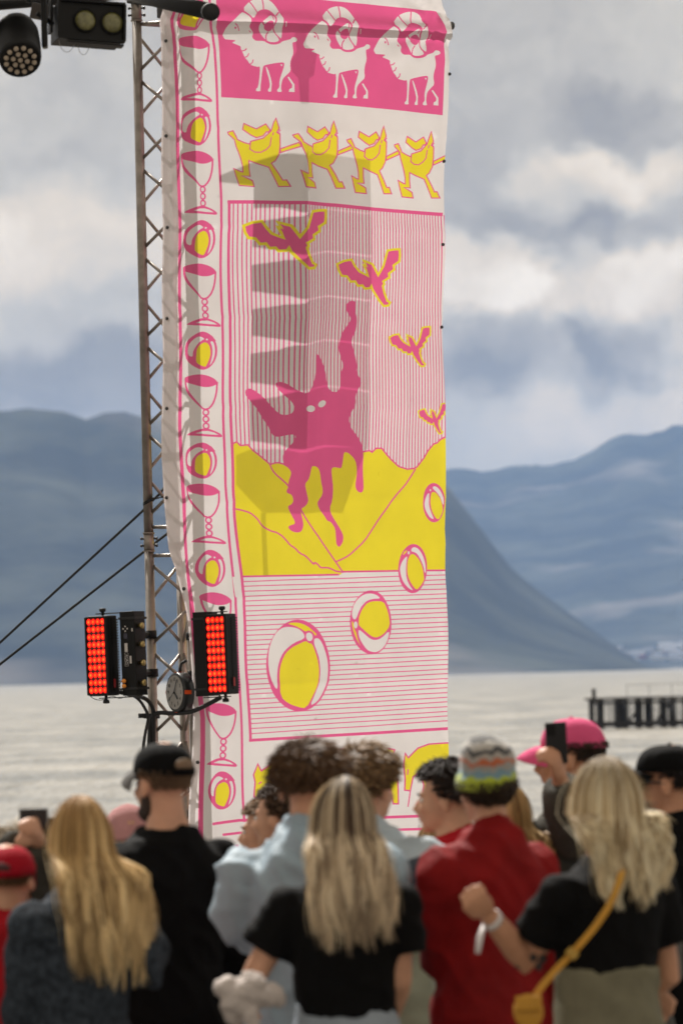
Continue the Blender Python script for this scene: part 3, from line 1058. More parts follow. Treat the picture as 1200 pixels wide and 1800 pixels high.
bme, bcol = build_banner_mesh()
bx, by, bz_ = banner_xyz([(430, 1600)])[0]
banner = empty('banner', (bx, by, bz_))
tag(banner, 'tall printed pink, yellow and white banner with rams, goblets, beach balls and a dancing figure', 'banner')
co = np.empty(len(bme.vertices) * 3)
bme.vertices.foreach_get('co', co)
co = co.reshape(-1, 3) - np.array([bx, by, bz_])
bme.vertices.foreach_set('co', co.ravel())
bsheet = link_mesh('printed_sheet', bme, [banner_mat('banner_white', (0.85, 0.805, 0.80)), banner_mat('banner_pink', (0.85, 0.112, 0.315)), banner_mat('banner_yellow', (0.90, 0.755, 0.028))], banner, True)
bme.polygons.foreach_set('material_index', bcol.astype(np.int32))
bme.update()
print('banner tris', len(bme.polygons))


# unseen second layer behind the left edge, added to dim light through it
dim_layer_rows = []
for yy in np.arange(-55, 1595, 12.0):
    xl = np.interp(yy, [q[1] for q in OUTLINE[:16]], [q[0] for q in OUTLINE[:16]])
    wd = np.interp(yy, [0, 900, 1060, 1200], [26, 26, 12, 8])
    dim_layer_rows.append(banner_xyz([(xl + 0.6 + wd * q, yy) for q in (0, .33, .66, 1)], -0.014) - np.array([bx, by, bz_]))
hv = np.concatenate(dim_layer_rows)
hme_ = bpy.data.meshes.new('flap_dim_layer')
hme_.from_pydata(hv.tolist(), [], [(i * 4 + j, i * 4 + j + 1, i * 4 + j + 5, i * 4 + j + 4) for i in range(len(dim_layer_rows) - 1) for j in range(3)])
link_mesh('flap_dim_layer', hme_, bme.materials[0], banner, True)


def bp(px, py, push=0.0):
    return Vector(banner_xyz([(px, py)], push)[0])


# eyelet bolts along both hems
mat('steel', (0.45, 0.44, 0.42), 0.35, 1.0)
mat('dark_steel', (0.08, 0.08, 0.08), 0.45, 0.8)
eb = None
for (px, py) in [(291, 72), (291.5, 239), (292, 400), (292.5, 560), (292, 718), (291, 875), (322, 1035), (346, 1340), (790, 130), (783, 283), (776, 430), (776, 575)]:
    P = bp(px, py, 0.004) - banner.location
    if eb is None:
        def eyelet(bm):
            ring_tube(bm, [(0, 0, -0.004), (0, 0, 0.004), (0, 0, 0.010)], [0.009, 0.009, 0.005], 12)
        eb = quick('eyelet', eyelet, MATS['dark_steel'], banner, True)
        e = eb
    else:
        e = link_mesh('eyelet', eb.data, None, banner)
    e.location = P
    e.rotation_euler = Vector((0.4, -0.9, 0)).to_track_quat('Z', 'Y').to_euler()

# ------------------------------------------------------------------ lattice tower
mat('aluminium', (0.34, 0.30, 0.265), 0.42, 0.85, var=0.35, vscale=14)
mat('weld', (0.62, 0.58, 0.54), 0.4, 0.8)
mat('black_metal', (0.0055, 0.0052, 0.0052), 0.5, 0.0, spec=0.25, var=0.3)
mat('black_rubber', (0.008, 0.008, 0.009), 0.6)
TA = at(262, 950, 29.10)
TB = at(317, 950, 29.215)
TC = at(334, 950, 29.005)
zt = lambda y: at(262, y, 29.10).z
gz = ground_z(29.1)
tower = empty('lattice_tower', (TA.x, TA.y, gz))
tag(tower, 'three-chord aluminium lattice tower standing beside the printed banner', 'truss')
O = tower.location
tp = lambda C, zz: Vector((C.x, C.y, zz)) - O
sections = [(gz, zt(953)), (zt(953), zt(20)), (zt(20), zt(-190))]
for (z0, z1) in sections:
    for C in (TA, TB, TC):
        quick('chord', lambda bm: ring_tube(bm, [tp(C, z0 + .002), tp(C, z1 - .002)], 0.0245, 20), MATS['aluminium'], tower, True)
for y in (953, 20):
    for C in (TA, TB, TC):
        zc = zt(y)
        quick('coupler', lambda bm: (ring_tube(bm, [tp(C, zc - .045), tp(C, zc + .045)], 0.0272, 20), ring_tube(bm, [tp(C, zc - .05), tp(C, zc - .043)], 0.0305, 20), ring_tube(bm, [tp(C, zc + .043), tp(C, zc + .05)], 0.0305, 20)), MATS['aluminium'], tower, True)
        for dz in (-.018, .018):
            quick('pin', lambda bm: ring_tube(bm, [tp(C, zc + dz) + Vector((s, 0, 0)) for s in (-.044, -.036, -.034, .034, .036, .046)], [.006, .009, .005, .005, .010, .007], 10), MATS['dark_steel'], tower, True)
bars = []
for y in (927, 977, 42):
    for a, b in ((TA, TB), (TA, TC), (TB, TC)):
        bars.append(('crossbar', tp(a, zt(y)), tp(b, zt(y))))
def cells(ys, step, count, phase):
    for k in range(count):
        y0 = ys + step * k
        y1 = y0 + step * 0.86
        s = (k + phase) % 2
        for (a, b, q) in ((TA, TC, s), (TA, TB, 1 - s), (TB, TC, s)):
            if q:
                bars.append(('diagonal', tp(a, zt(y0)), tp(b, zt(y1))))
            else:
                bars.append(('diagonal', tp(b, zt(y0)), tp(a, zt(y1))))
cells(989, 78, 12, 1)
cells(918 - 78 * 11, 78, 11, 0)
for nm, p0, p1 in bars:
    quick(nm, lambda bm: ring_tube(bm, [p0, p1], 0.0085, 10), MATS['aluminium'], tower, True)
quick('foot', lambda bm: box(bm, tp((TA + TB + TC) / 3, gz + 0.02), (0.5, 0.5, 0.04), bevel=0.004), MATS['dark_steel'], tower)

# ------------------------------------------------------------------ guy ropes
mat('rope', (0.012, 0.016, 0.018), 0.8, bump=0.5, bscale=400)
def rope(name, pts, r, label, cat, m='rope', seg=8, group=None):
    o = quick(name, lambda bm: ring_tube(bm, pts, r, seg), MATS[m], None, True)
    tag(o, label, cat, group)
    return o
tie1 = at(286, 874, 28.98)
rope('guy_rope', [at(-940, 1132 + .9186 * 940, 30.5), at(0, 1130, 29.35), at(250, 899, 29.16), at(262, 886, 29.15), at(280, 869, 29.16), at(288, 858, 29.17)], 0.007, 'upper of two dark guy ropes, tied to the lattice tower by a wrapped lashing', 'rope')
rope('guy_rope', [at(-1150, 1168 + .775 * 1150, 30.8), at(0, 1168, 29.45), at(258, 966, 29.3), at(330, 910, 29.3)], 0.007, 'lower of two dark guy ropes, passing behind the tower coupling', 'rope')
lash = []
for k in range(26):
    a = k / 25 * 4 * math.pi
    c = at(262, 884 - k * 0.25, 29.10)
    lash.append(c + Vector((math.cos(a + 2.5) * 0.029, math.sin(a + 2.5) * 0.029, math.cos(a + 2.5) * 0.012)))
lash += [at(276, 876, 29.04), at(287, 873, 28.97)]
rope('lashing', lash, 0.0035, 'thin black lashing cord wound round the tower chord', 'cord', seg=6)

# ------------------------------------------------------------------ pipe along the banner top
pa, pb = bp(300, 6, -0.05), bp(794, 43, -0.05)
dirp = (pb - pa).normalized()
pipe = empty('crossbar_pipe', tuple(pa))
tag(pipe, 'steel pipe along the top of the banner with its end showing', 'pipe')
quick('tube', lambda bm: ring_tube(bm, [Vector((0, 0, 0)), (pb - pa) + dirp * 0.035], 0.022, 16), MATS['steel'], pipe, True)
quick('end_cap', lambda bm: ring_tube(bm, [(pb - pa) + dirp * 0.036, (pb - pa) + dirp * 0.05, (pb - pa) + dirp * 0.056], [0.0235, 0.0235, 0.012], 16), MATS['dark_steel'], pipe, True)

# ------------------------------------------------------------------ red LED floodlights
ledm = bpy.data.materials.new('red_led')
ledm.use_nodes = True
n = NT(ledm.node_tree)
tcn = n.n('ShaderNodeTexCoord')
spx = n.n('ShaderNodeSeparateXYZ', ins={0: tcn.outputs['Object']})
rad = n.math('SQRT', n.math('ADD', n.math('POWER', n.math('ADD', spx.outputs[0], -0.0015), 2.0), n.math('POWER', spx.outputs[2], 2.0)))
colr = n.ramp(n.math('MULTIPLY', rad, 1 / 0.0125), [(0.0, (1.0, 0.20, 0.02)), (0.35, (1.0, 0.055, 0.012)), (0.72, (0.9, 0.013, 0.010)), (1.0, (0.30, 0.003, 0.003))])
oi = n.n('ShaderNodeObjectInfo')
em = n.n('ShaderNodeEmission', ins={'Color': colr, 'Strength': n.math('MULTIPLY_ADD', oi.outputs['Random'], 0.9, 1.05)})
n.n('ShaderNodeOutputMaterial', ins={0: em.outputs[0]})
mat('led_panel', (0.030, 0.006, 0.006), 0.35)
mat('label_white', (0.62, 0.58, 0.56), 0.6)
mat('label_red', (0.35, 0.01, 0.012), 0.5)
mat('brass', (0.50, 0.38, 0.16), 0.3, 0.9)
mat('orange_plastic', (0.85, 0.30, 0.04), 0.45)
led_me = None


def floodlight(px_h, py_h, Yh, off, label, clamp_x, show_panel=True):
    """LED head on brackets in front of its driver box; off = driver centre relative to head (local)"""
    global led_me
    c = at(px_h, py_h, Yh)
    root = empty('led_floodlight', tuple(c))
    root.rotation_euler = (0, R(-1.2), R(-30))
    tag(root, label, 'floodlight')
    W, D, H = 0.130, 0.088, 0.405
    quick('housing', lambda bm: box(bm, (0, 0, 0), (W, D, H), bevel=0.010), MATS['black_metal'], root, False)
    quick('led_panel', lambda bm: box(bm, (-.004, -D / 2 - .0015, 0), (W - .022, .004, H - .03), bevel=0.001), MATS['led_panel'], root)
    quick('bezel', lambda bm: [box(bm, p, s, bevel=0.002) for p, s in (((-W / 2 + .003, -D / 2 - .006, 0), (.008, .016, H - .012)), ((W / 2 - .007, -D / 2 - .006, 0), (.016, .016, H - .012)),
                                                                        ((0, -D / 2 - .006, H / 2 - .008), (W - .012, .0155, .010)), ((0, -D / 2 - .006, -H / 2 + .008), (W - .012, .0155, .010)))], MATS['black_metal'], root)
    quick('heat_sink', lambda bm: [box(bm, (0, D / 2 + .008, -H / 2 + .02 + i * .0135), (W * .92, .022, .0045)) for i in range(28)] +
          [box(bm, (W / 2 + .003, .012, -H / 2 + .03 + i * .0135), (.008, D * .62, .0045)) for i in range(27)], MATS['black_metal'], root)
    quick('side_label', lambda bm: box(bm, (W / 2 + .008, -.012, -H / 2 + .062), (.001, .018, .044)), MATS['label_red'], root)
    for r_ in range(10):
        for k in range(4):
            if led_me is None:
                def dome(bm):
                    ring_tube(bm, [(0, 0, 0), (0, -.0035, 0), (0, -.0065, 0), (0, -.0075, 0)], [.0122, .0116, .0080, .002], 16)
                o = quick('led', dome, ledm, root, True)
                led_me = o.data
            else:
                o = link_mesh('led', led_me, None, root)
            o.scale = (1.05, 1, 1.42)
            o.location = (-.004 - .0405 + k * .027, -D / 2 - .0038, (4.5 - r_) * .0384)
    for s in (1, -1):
        quick('bracket', lambda bm: box(bm, (off[0] / 2, off[1] / 2 + .01, s * (H / 2 + .011)), ((Vector(off[:2]).length + .06), .034, .005), Matrix.Rotation(math.atan2(off[1], off[0]), 3, 'Z')), MATS['dark_steel'], root)
        quick('knob', lambda bm: ring_tube(bm, [(.01, 0, s * (H / 2 + q)) for q in (.0, .018, .022, .036, .039)], [.008, .008, .016, .017, .010], 12), MATS['black_rubber'], root, True)
    # driver box
    dr = empty('driver_box', (off[0], off[1], off[2]), 0, root)
    dW, dD, dH = 0.085, 0.105, 0.425
    quick('case', lambda bm: box(bm, (0, 0, 0), (dW, dD, dH), bevel=0.005), MATS['black_metal'], dr)
    quick('end_plate', lambda bm: [box(bm, (.002, 0, s * (dH / 2 - .035)), (dW + .014, dD + .008, .012), bevel=.002) for s in (1, -1)], MATS['black_rubber'], dr)
    yf = -dD / 2 - .001
    if show_panel:
        quick('button', lambda bm: [ring_tube(bm, [(-.010 + dx, yf, .125 + dz), (-.010 + dx, yf - .002, .125 + dz)], .0042, 10) for dx, dz in ((.012, 0), (-.012, 0), (0, .012), (0, -.012))], MATS['label_white'], dr)
        quick('display', lambda bm: box(bm, (-.010, yf, .088), (.022, .002, .028)), mat('lcd', (0.02, 0.02, 0.045), 0.15), dr)
        quick('rating_label', lambda bm: (box(bm, (-.010, yf, .030), (.017, .001, .044)), box(bm, (.014, yf, -.032), (.010, .001, .038)), box(bm, (.030, yf, .118), (.007, .001, .016))), MATS['label_white'], dr)
        fr = quick('name_frame', lambda bm: [box(bm, p, s) for p, s in (((-.010 - .010, yf, -.030), (.001, .001, .066)), ((-.010 + .010, yf, -.030), (.001, .001, .066)), ((-.010, yf, .003), (.020, .001, .001)), ((-.010, yf, -.063), (.020, .001, .001)))], MATS['label_white'], dr)
        tme = text_mesh('AURO', 0.019)
        tme.transform(Matrix.Translation((-.010, yf - .001, -.030)) @ Matrix.Rotation(R(-90), 4, 'Y') @ Matrix.Rotation(R(90), 4, 'X') if False else Matrix.Translation((-.010, yf - .001, -.030)) @ Matrix.Rotation(R(90), 4, 'Y') @ Matrix.Rotation(R(90), 4, 'X'))
        link_mesh('name_lettering', tme, MATS['label_white'], dr, False)
        for dz in (.138, .044, -.050, -.150):
            quick('connector', lambda bm: ring_tube(bm, [(dW / 2 + q, -.012, dz) for q in (0, .010, .011, .026, .028)], [.010, .010, .0155, .0155, .009], 14), MATS['brass'], dr, True)
        for dz in (-.138, -.163):
            quick('plug', lambda bm: ell(bm, (-.024, yf - .012, dz), (.012, .012, .0105)), MATS['orange_plastic'], dr, True)
        quick('plug_lead', lambda bm: ring_tube(bm, [(-.034, yf - .014, -.138), (-.046, yf - .016, -.145), (-.045, yf - .016, -.175), (-.030, yf - .01, -.205)], .0028, 8), MATS['black_rubber'], dr, True)
    inv = (Matrix.Rotation(R(-30), 3, 'Z')).inverted()
    for k, dz in enumerate((.098, -.098)):
        # hook clamp to the tower chord
        tgt = Vector((clamp_x.x, clamp_x.y, 0)) - Vector((c.x, c.y, 0))
        tgt = inv @ tgt
        p0 = Vector((off[0], off[1], 0)) + Vector(((dW / 2) * (1 if tgt.x > off[0] else -1), 0, 0))
        tgt.z = p0.z = off[2] + dz
        d = (tgt - p0).normalized()
        def clampb(bm):
            ring_tube(bm, [p0, p0 + d * 0.012, p0 + d * 0.02, tgt - d * 0.03], [.022, .020, .011, .011], 10)
            ring_tube(bm, [tgt - Vector((0, 0, .020)), tgt + Vector((0, 0, .020))], .031, 16)
            ring_tube(bm, [tgt + d * .026, tgt + d * .058], .007, 8)
            box(bm, tgt + d * .060, (.010, .010, .040 if k else .018), bevel=.002)
        quick('hook_clamp', clampb, MATS['black_metal'], root, True)
    return root


floodlight(181, 1153, 28.78, (.150, .055, .006), 'red-lit LED floodlight with its connector side and orange plugs showing, clamped to the tower', TA)
floodlight(390.5, 1150, 28.62, (-.125, .055, .006), 'red-lit LED floodlight hanging in front of the banner, beside the clock', TC, show_panel=False)

# ------------------------------------------------------------------ clock
cc = at(311, 1217, 28.86)
clock = empty('clock', tuple(cc))
clock.rotation_euler = Matrix.Rotation(R(-60), 3, 'Z').to_euler()
tag(clock, 'round black station clock with grey dial and orange tabs strapped to the tower', 'clock')
mat('clock_black', (0.018, 0.018, 0.019), 0.35)
mat('clock_dial', (0.40, 0.375, 0.35), 0.5, var=0.12)
mat('orange_tape', (0.90, 0.10, 0.015), 0.5)
rc = 0.101
quick('case', lambda bm: ring_tube(bm, [(0, .05, 0), (0, .048, 0), (0, -.004, 0), (0, -.0095, 0), (0, -.0100, 0)], [.090, rc, rc, rc - .003, rc - .014], 48), MATS['clock_black'], clock, True)
dial = quick('dial', lambda bm: ring_tube(bm, [(0, -.0105, 0), (0, -.0125, 0)], rc - .015, 48), MATS['clock_dial'], clock)
nm = None
for h in range(1, 13):
    a = math.pi / 2 - h * math.pi / 6
    t = text_mesh(str(h), 0.026)
    t.transform(Matrix.Translation((math.cos(a) * .066, -.0135, math.sin(a) * .066)) @ Matrix.Rotation(R(90), 4, 'X'))
    link_mesh('numeral', t, MATS['clock_black'], dial, False)
def hand(ang, ln, w, yy, nmn):
    a = R(ang)
    dx, dz = math.sin(a), math.cos(a)
    quick(nmn, lambda bm: box(bm, (dx * ln * .42, yy, dz * ln * .42), (w, .002, ln), Matrix.Rotation(a, 3, 'Y'), bevel=0.0006), MATS['clock_black'], dial)
hand(135, .052, .010, -.0155, 'hour_hand')
hand(28, .080, .006, -.0180, 'minute_hand')
hand(232, .075, .002, -.0200, 'second_hand')
for ang in (0, 90, 180, 270):
    a = R(ang)
    quick('orange_tab', lambda bm: box(bm, (math.sin(a) * (rc + .0006), .010, math.cos(a) * (rc + .0006)), (.020, .038, .0016), Matrix.Rotation(a, 3, 'Y')), MATS['orange_tape'], clock)
quick('strap', lambda bm: ring_tube(bm, [(.0, .02, rc), (.004, .02, rc + .02), (.0, .03, rc + .045), (.02, .05, rc + .06)], .008, 8), MATS['black_rubber'], clock, True)

# ------------------------------------------------------------------ cables
def cable(pxs, r, label, grp=None, name='cable'):
    P = [at(*p) for p in pxs]
    P = [Vector(q) for q in P]
    for _ in range(3):
        Q = [P[0]]
        for a, b in zip(P, P[1:]):
            Q += [a * .75 + b * .25, a * .25 + b * .75]
        P = Q + [P[-1]]
    return rope(name, P, r, label, 'cable', 'black_rubber', 10, grp)


cable([(205, 1215, 28.82), (232, 1222, 28.86), (255, 1226, 28.93), (268, 1240, 28.98), (271, 1258, 29.0), (270, 1300, 29.04), (268, 1420, 29.06), (266, 1700, 29.06)], .011, 'thick black cable from the tower-side floodlight down the chord')
cable([(388, 1226, 28.66), (366, 1238, 28.7), (335, 1253, 28.8), (300, 1254, 28.9), (276, 1252, 28.98), (266, 1262, 29.02), (262, 1300, 29.04), (262, 1500, 29.06), (262, 1700, 29.06)], .0115, 'thick black cable drooping from the floodlight before the banner past the clock')
cable([(230, 1220, 28.84), (246, 1230, 28.9), (258, 1250, 28.96), (262, 1262, 28.98), (255, 1290, 28.98), (250, 1330, 28.99), (250, 1500, 29.0)], .008, 'thin black cable hanging free below the tower tape')
cable([(222, 1224, 28.82), (210, 1229, 28.8), (198, 1222, 28.76), (180, 1232, 28.75), (162, 1228, 28.75), (156, 1218, 28.75)], .0018, 'fine safety wire looped below the tower-side floodlight')
tape = quick('cable_tape', lambda bm: (ring_tube(bm, [at(267, 1254, 29.07), at(267, 1263, 29.07)], .042, 16), box(bm, at(252, 1258, 29.02), (.05, .012, .024))), MATS['black_rubber'], None, True)
tag(tape, 'black tape band with a loose end binding cables to the tower', 'tape')

# ------------------------------------------------------------------ stage roof: truss end, moving head, blinder
def rp(px, py, Y):
    return at(px, py, Y)


roof = empty('roof_truss', tuple(rp(60, 6, 26.0)))
tag(roof, 'dark horizontal truss of the stage roof that the lamps hang from', 'truss')
ro = roof.location
for (a, b, r_) in (((-250, 30, 25.6), (232, -12, 26.3), .026), ((-250, -90, 25.6), (232, -132, 26.3), .026), ((-250, -40, 25.9), (232, -80, 26.6), .026)):
    quick('chord', lambda bm: ring_tube(bm, [rp(*a) - ro, rp(*b) - ro], r_, 14), MATS['black_metal'], roof, True)
for k in range(8):
    x0 = -240 + k * 58
    y0 = 30 - (x0 + 250) / 482 * 42
    quick('diagonal', lambda bm: ring_tube(bm, [rp(x0, y0, 25.7) - ro, rp(x0 + 29, y0 - 122, 25.75) - ro], .010, 8), MATS['black_metal'], roof, True)
quick('plate', lambda bm: box(bm, rp(76, 22, 25.9) - ro, (.11, .05, .07), Matrix.Rotation(R(12), 3, 'Y'), bevel=.004), mat('grey_plate', (0.07, 0.058, 0.052), 0.6), roof)
quick('corner_tube', lambda bm: (box(bm, rp(283, 16, 29.0) - ro, (.04, .04, .09)), ring_tube(bm, [rp(225, 2, 29.1) - ro, rp(292, 10, 29.0) - ro], .012, 8)), MATS['dark_steel'], roof)

bp0, bp1 = rp(371, 21, 26.0), rp(120, -38, 30.0)
boom = empty('boom_pipe', tuple(bp0))
tag(boom, 'thick black pipe end reaching across the top of the banner', 'pipe')
dv = (bp1 - bp0).normalized()
quick('tube', lambda bm: ring_tube(bm, [Vector((0, 0, 0)), bp1 - bp0], .0395, 24), MATS['black_metal'], boom, True)
quick('end_collar', lambda bm: ring_tube(bm, [-dv * .006, dv * .03], [.041, .041], 24), MATS['black_rubber'], boom, True)

# moving head lamp
mh = rp(32, 62, 25.4)
mhd = empty('moving_head_lamp', tuple(mh))
tag(mhd, 'black moving head wash lamp with a cluster of small lenses, hanging from the roof truss', 'stage lamp')
face_c = rp(36, 104, 25.3) - mh
axis = Vector((0.10, -0.74, -0.62)).normalized()
bx_, by_, _d = basis(axis)
quick('head', lambda bm: ring_tube(bm, [face_c - axis * q for q in (0.27, .25, .20, .10, .02, -.005, -.006)], [.05, .085, .098, .100, .097, .093, .086], 32), MATS['black_metal'], mhd, True)
quick('lens_plate', lambda bm: ring_tube(bm, [face_c + axis * .002, face_c + axis * .006], .085, 32), MATS['led_panel'] if False else mat('lens_plate', (0.02, 0.018, 0.016), 0.4), mhd)
mat('lens_glass', (0.36, 0.29, 0.22), 0.2, spec=0.8)
for rr_, cnt in ((0, 1), (.032, 6), (.064, 12)):
    for k in range(cnt):
        a = 2 * math.pi * k / cnt + .2
        quick('lens', lambda bm: ell(bm, face_c + axis * .007 + bx_ * (rr_ * math.cos(a)) + by_ * (rr_ * math.sin(a)), (.0125, .0125, .0125), seg=10, rings=6), MATS['lens_glass'], mhd, True)
quick('yoke', lambda bm: (box(bm, face_c + Vector((-.12, .12, .17)), (.025, .09, .30), bevel=.01), box(bm, face_c + Vector((.105, .12, .17)), (.025, .09, .22), bevel=.01), box(bm, face_c + Vector((-.01, .12, .31)), (.25, .12, .05), bevel=.015)), MATS['black_metal'], mhd)
quick('base', lambda bm: box(bm, face_c + Vector((-.01, .12, .39)), (.28, .24, .11), bevel=.02), MATS['black_metal'], mhd)

# two-lamp blinder
bl = rp(158, 40, 25.7)
bld = empty('blinder_lamp', tuple(bl))
bld.rotation_euler = (R(-8), R(4.0), R(16))
tag(bld, 'black two-lamp audience blinder with dull yellow lenses, hanging from the roof truss', 'stage lamp')
quick('housing', lambda bm: box(bm, (.0, .05, .0), (.30, .16, .17), bevel=.006), MATS['black_metal'], bld)
quick('flange', lambda bm: [box(bm, p, s, bevel=.002) for p, s in (((0, -.035, .088), (.31, .03, .012)), ((0, -.035, -.088), (.31, .03, .012)), ((.153, -.035, 0), (.012, .03, .17)), ((-.153, -.035, 0), (.012, .03, .17)), ((0.02, -.02, -.105), (.26, .05, .008)))], MATS['black_metal'], bld)
lensm = mat('blinder_lens', (0.20, 0.19, 0.07), 0.22, var=0.5, vscale=40, spec=0.7)
for lx in (-.028, .098):
    quick('lens', lambda bm: ring_tube(bm, [(lx, -.030, 0), (lx, -.036, 0), (lx, -.046, 0), (lx, -.048, 0)], [.049, .047, .028, .004], 24), lensm, bld, True)
    quick('lens_ring', lambda bm: ring_tube(bm, [(lx, -.028, 0), (lx, -.040, 0), (lx, -.041, 0)], [.056, .056, .049], 24, caps=False), MATS['black_metal'], bld, True)
quick('yoke', lambda bm: (box(bm, (-.17, .05, .06), (.012, .05, .22)), box(bm, (0, .05, .17), (.35, .05, .012)), ring_tube(bm, [(0, .05, .17), (0, .05, .26)], .02, 10)), MATS['black_metal'], bld)
for (x0, x1, dp) in ((-.14, -.07, .055), (-.055, .0, .062)):
    quick('safety_wire', lambda bm: ring_tube(bm, [(x0 + (x1 - x0) * (0.5 - 0.5 * math.cos(q * math.pi / 10)), 0, -.09 - dp * math.sin(q * math.pi / 10)) for q in range(11)], .0014, 6), MATS['steel'], bld, True)
quick('side_arm', lambda bm: ring_tube(bm, [(-.16, .04, -.01), (-.24, .02, .03)], .012, 8), MATS['black_metal'], bld, True)

# ------------------------------------------------------------------ loudspeakers hung behind the banner (their shadow falls on it)
mat('speaker_black', (0.012, 0.012, 0.013), 0.6)
half_shade_mat = banner_mat('half_shade_sheet', (0.80, 0.77, 0.74))  # half-clear material for unseen sheets that cast a weaker shadow
_n = half_shade_mat.node_tree
_o = [q for q in _n.nodes if q.type == 'OUTPUT_MATERIAL'][0]
_s = _o.inputs[0].links[0].from_socket
_tr = _n.nodes.new('ShaderNodeBsdfTransparent')
_mx = _n.nodes.new('ShaderNodeMixShader')
_mx.inputs[0].default_value = 0.64
_n.links.new(_s, _mx.inputs[1])
_n.links.new(_tr.outputs[0], _mx.inputs[2])
_n.links.new(_mx.outputs[0], _o.inputs[0])
la_o = bp(500, 600) + SUN * 0.35
arr = empty('speaker_column', tuple(la_o))
tag(arr, 'column of black loudspeakers hanging behind the banner, seen as its shadow', 'speaker')


def shade_prism(nm_, poly, material, d0, d1):
    def b(bm):
        A = [bm.verts.new(bp(x, y) + SUN * d0 - la_o) for x, y in poly]
        B = [bm.verts.new(bp(x, y) + SUN * d1 - la_o) for x, y in poly]
        k = len(poly)
        bm.faces.new(A)
        bm.faces.new(B[::-1])
        for i in range(k):
            bm.faces.new((A[i], B[i], B[(i + 1) % k], A[(i + 1) % k]))
    return quick(nm_, b, material, arr)


ytop = [290, 373.5, 449, 527, 605, 687]
for i, y0 in enumerate(ytop[1:]):
    y1 = ([373.5, 449, 527, 605, 687, 790])[i + 1]
    nx_ = 562 if i < 3 else 540
    lx = 446 - i * 1.5
    shade_prism('cabinet', [(lx, y0 + 17), (488, y0 + 11), (nx_ - 24, y0 + 2), (534, y0 + 1.5), (534, y1 - 1.0), (nx_ - 36, y1 - 2), (488, y1 - 9), (lx, y1 - 15)], MATS['speaker_black'], .55, .78)
    shade_prism('half_shade_sheet', [(534.5, y0 + 1.5), (652 - i * 1, y0 + 3), (652 - i * 1, y1 - 0.5), (534.5, y1 - 1)], half_shade_mat, .56, .562)  # unseen sheet added beside each cabinet for the paler half of the shadow
shade_prism('flying_frame', [(386, 309), (446, 285), (534, 267), (534, 374), (446, 366), (446, 326), (386, 320)], MATS['speaker_black'], .55, .75)
shade_prism('half_shade_sheet', [(534.5, 277), (648, 281), (652, 374), (534.5, 374)], half_shade_mat, .56, .562)
shade_prism('cabinet', [(414, 800), (440, 790), (645, 788), (604, 902), (462, 902), (414, 852)], half_shade_mat, .56, .562)  # flat half-clear sheet giving the faint shadow of the lowest cabinets
shade_prism('hoist', [(519, 60), (530, 40), (540, 60), (537, 78), (556, 95), (552, 132), (543, 138), (541, 182), (526, 182), (524, 138), (513, 126), (510, 108), (521, 88)], half_shade_mat, .30, .302)  # flat half-clear outline of the hoist, there for its faint shadow
shade_prism('pole_shade_sheet', [(458.5, 902), (467, 902), (469.5, 1012), (461, 1012)], half_shade_mat, .30, .302)  # thin unseen sheet added for the faint strip of pole shadow

# ------------------------------------------------------------------ people
def cloth(name, c, rough=0.85, var=0.25, vscale=9.0, bump=0.35, bscale=90.0, sheen=0.0, spec=0.12, color2=None):
    return mat(name, c, rough, 0.0, spec, var, vscale, bump, bscale, color2=color2, sheen=sheen)


mat('skin_fair', (0.62, 0.335, 0.215), 0.55, spec=0.35, var=0.18, vscale=18, bump=0.1, bscale=150)
mat('skin_tan', (0.56, 0.285, 0.170), 0.55, spec=0.35, var=0.18, vscale=18, bump=0.1, bscale=150)
mat('eye_dark', (0.03, 0.022, 0.018), 0.25)
mat('eye_white', (0.7, 0.68, 0.65), 0.3)
mat('lips', (0.36, 0.13, 0.11), 0.5)
mat('shoe', (0.03, 0.03, 0.03), 0.6)
mat('dark_trousers', (0.014, 0.015, 0.019), 0.85, var=0.3)

hair_mats = {}


def hair_material(name, rough=0.55):
    if name in hair_mats:
        return hair_mats[name]
    mt = bpy.data.materials.new(name)
    mt.use_nodes = True
    n = NT(mt.node_tree)
    at_ = n.n('ShaderNodeAttribute', attribute_name='tint')
    p = n.n('ShaderNodeBsdfPrincipled', ins={'Base Color': at_.outputs[0], 'Roughness': rough, 'Specular IOR Level': 0.3})
    n.n('ShaderNodeOutputMaterial', ins={0: p.outputs[0]})
    hair_mats[name] = mt
    return mt


def strands_obj(name, strands, parent, material):
    """strands: list of (points, width, [colours per point])"""
    V, F, C = [], [], []
    tri = [(math.cos(a), math.sin(a)) for a in (0, 2.094, 4.189)]
    for pts, w, cols in strands:
        k = len(pts)
        b = len(V)
        for i in range(k):
            d = pts[min(i + 1, k - 1)] - pts[max(i - 1, 0)]
            x, y, _ = basis(d, Vector((0.3, 1, 0.1)))
            ww = w * (1.0 if i < k * 0.65 else max(0.12, 1.0 - (i - k * 0.65) / (k * 0.38)))
            for (ca, sa) in tri:
                V.append(pts[i] + x * (ca * ww) + y * (sa * ww))
                C.append(cols[i])
        for i in range(k - 1):
            for j in range(3):
                a0 = b + i * 3 + j
                a1 = b + i * 3 + (j + 1) % 3
                F.append((a0, a1, a1 + 3, a0 + 3))
    me = bpy.data.meshes.new(name)
    me.from_pydata([tuple(v) for v in V], [], F)
    ca = me.color_attributes.new('tint', 'FLOAT_COLOR', 'POINT')
    ca.data.foreach_set('color', [q for c in C for q in (c[0], c[1], c[2], 1.0)])
    return link_mesh(name, me, material, parent, True)


def mixc(a, b, t):
    return tuple(a[i] * (1 - t) + b[i] * t for i in range(3))


def head_rot(yaw, pitch, roll=0.0):
    return Matrix.Rotation(R(yaw), 3, 'Z') @ Matrix.Rotation(R(pitch), 3, 'X') @ Matrix.Rotation(R(roll), 3, 'Y')


HC = Vector((0, 0.0, 1.625))      # head centre of the 1.75 m figure


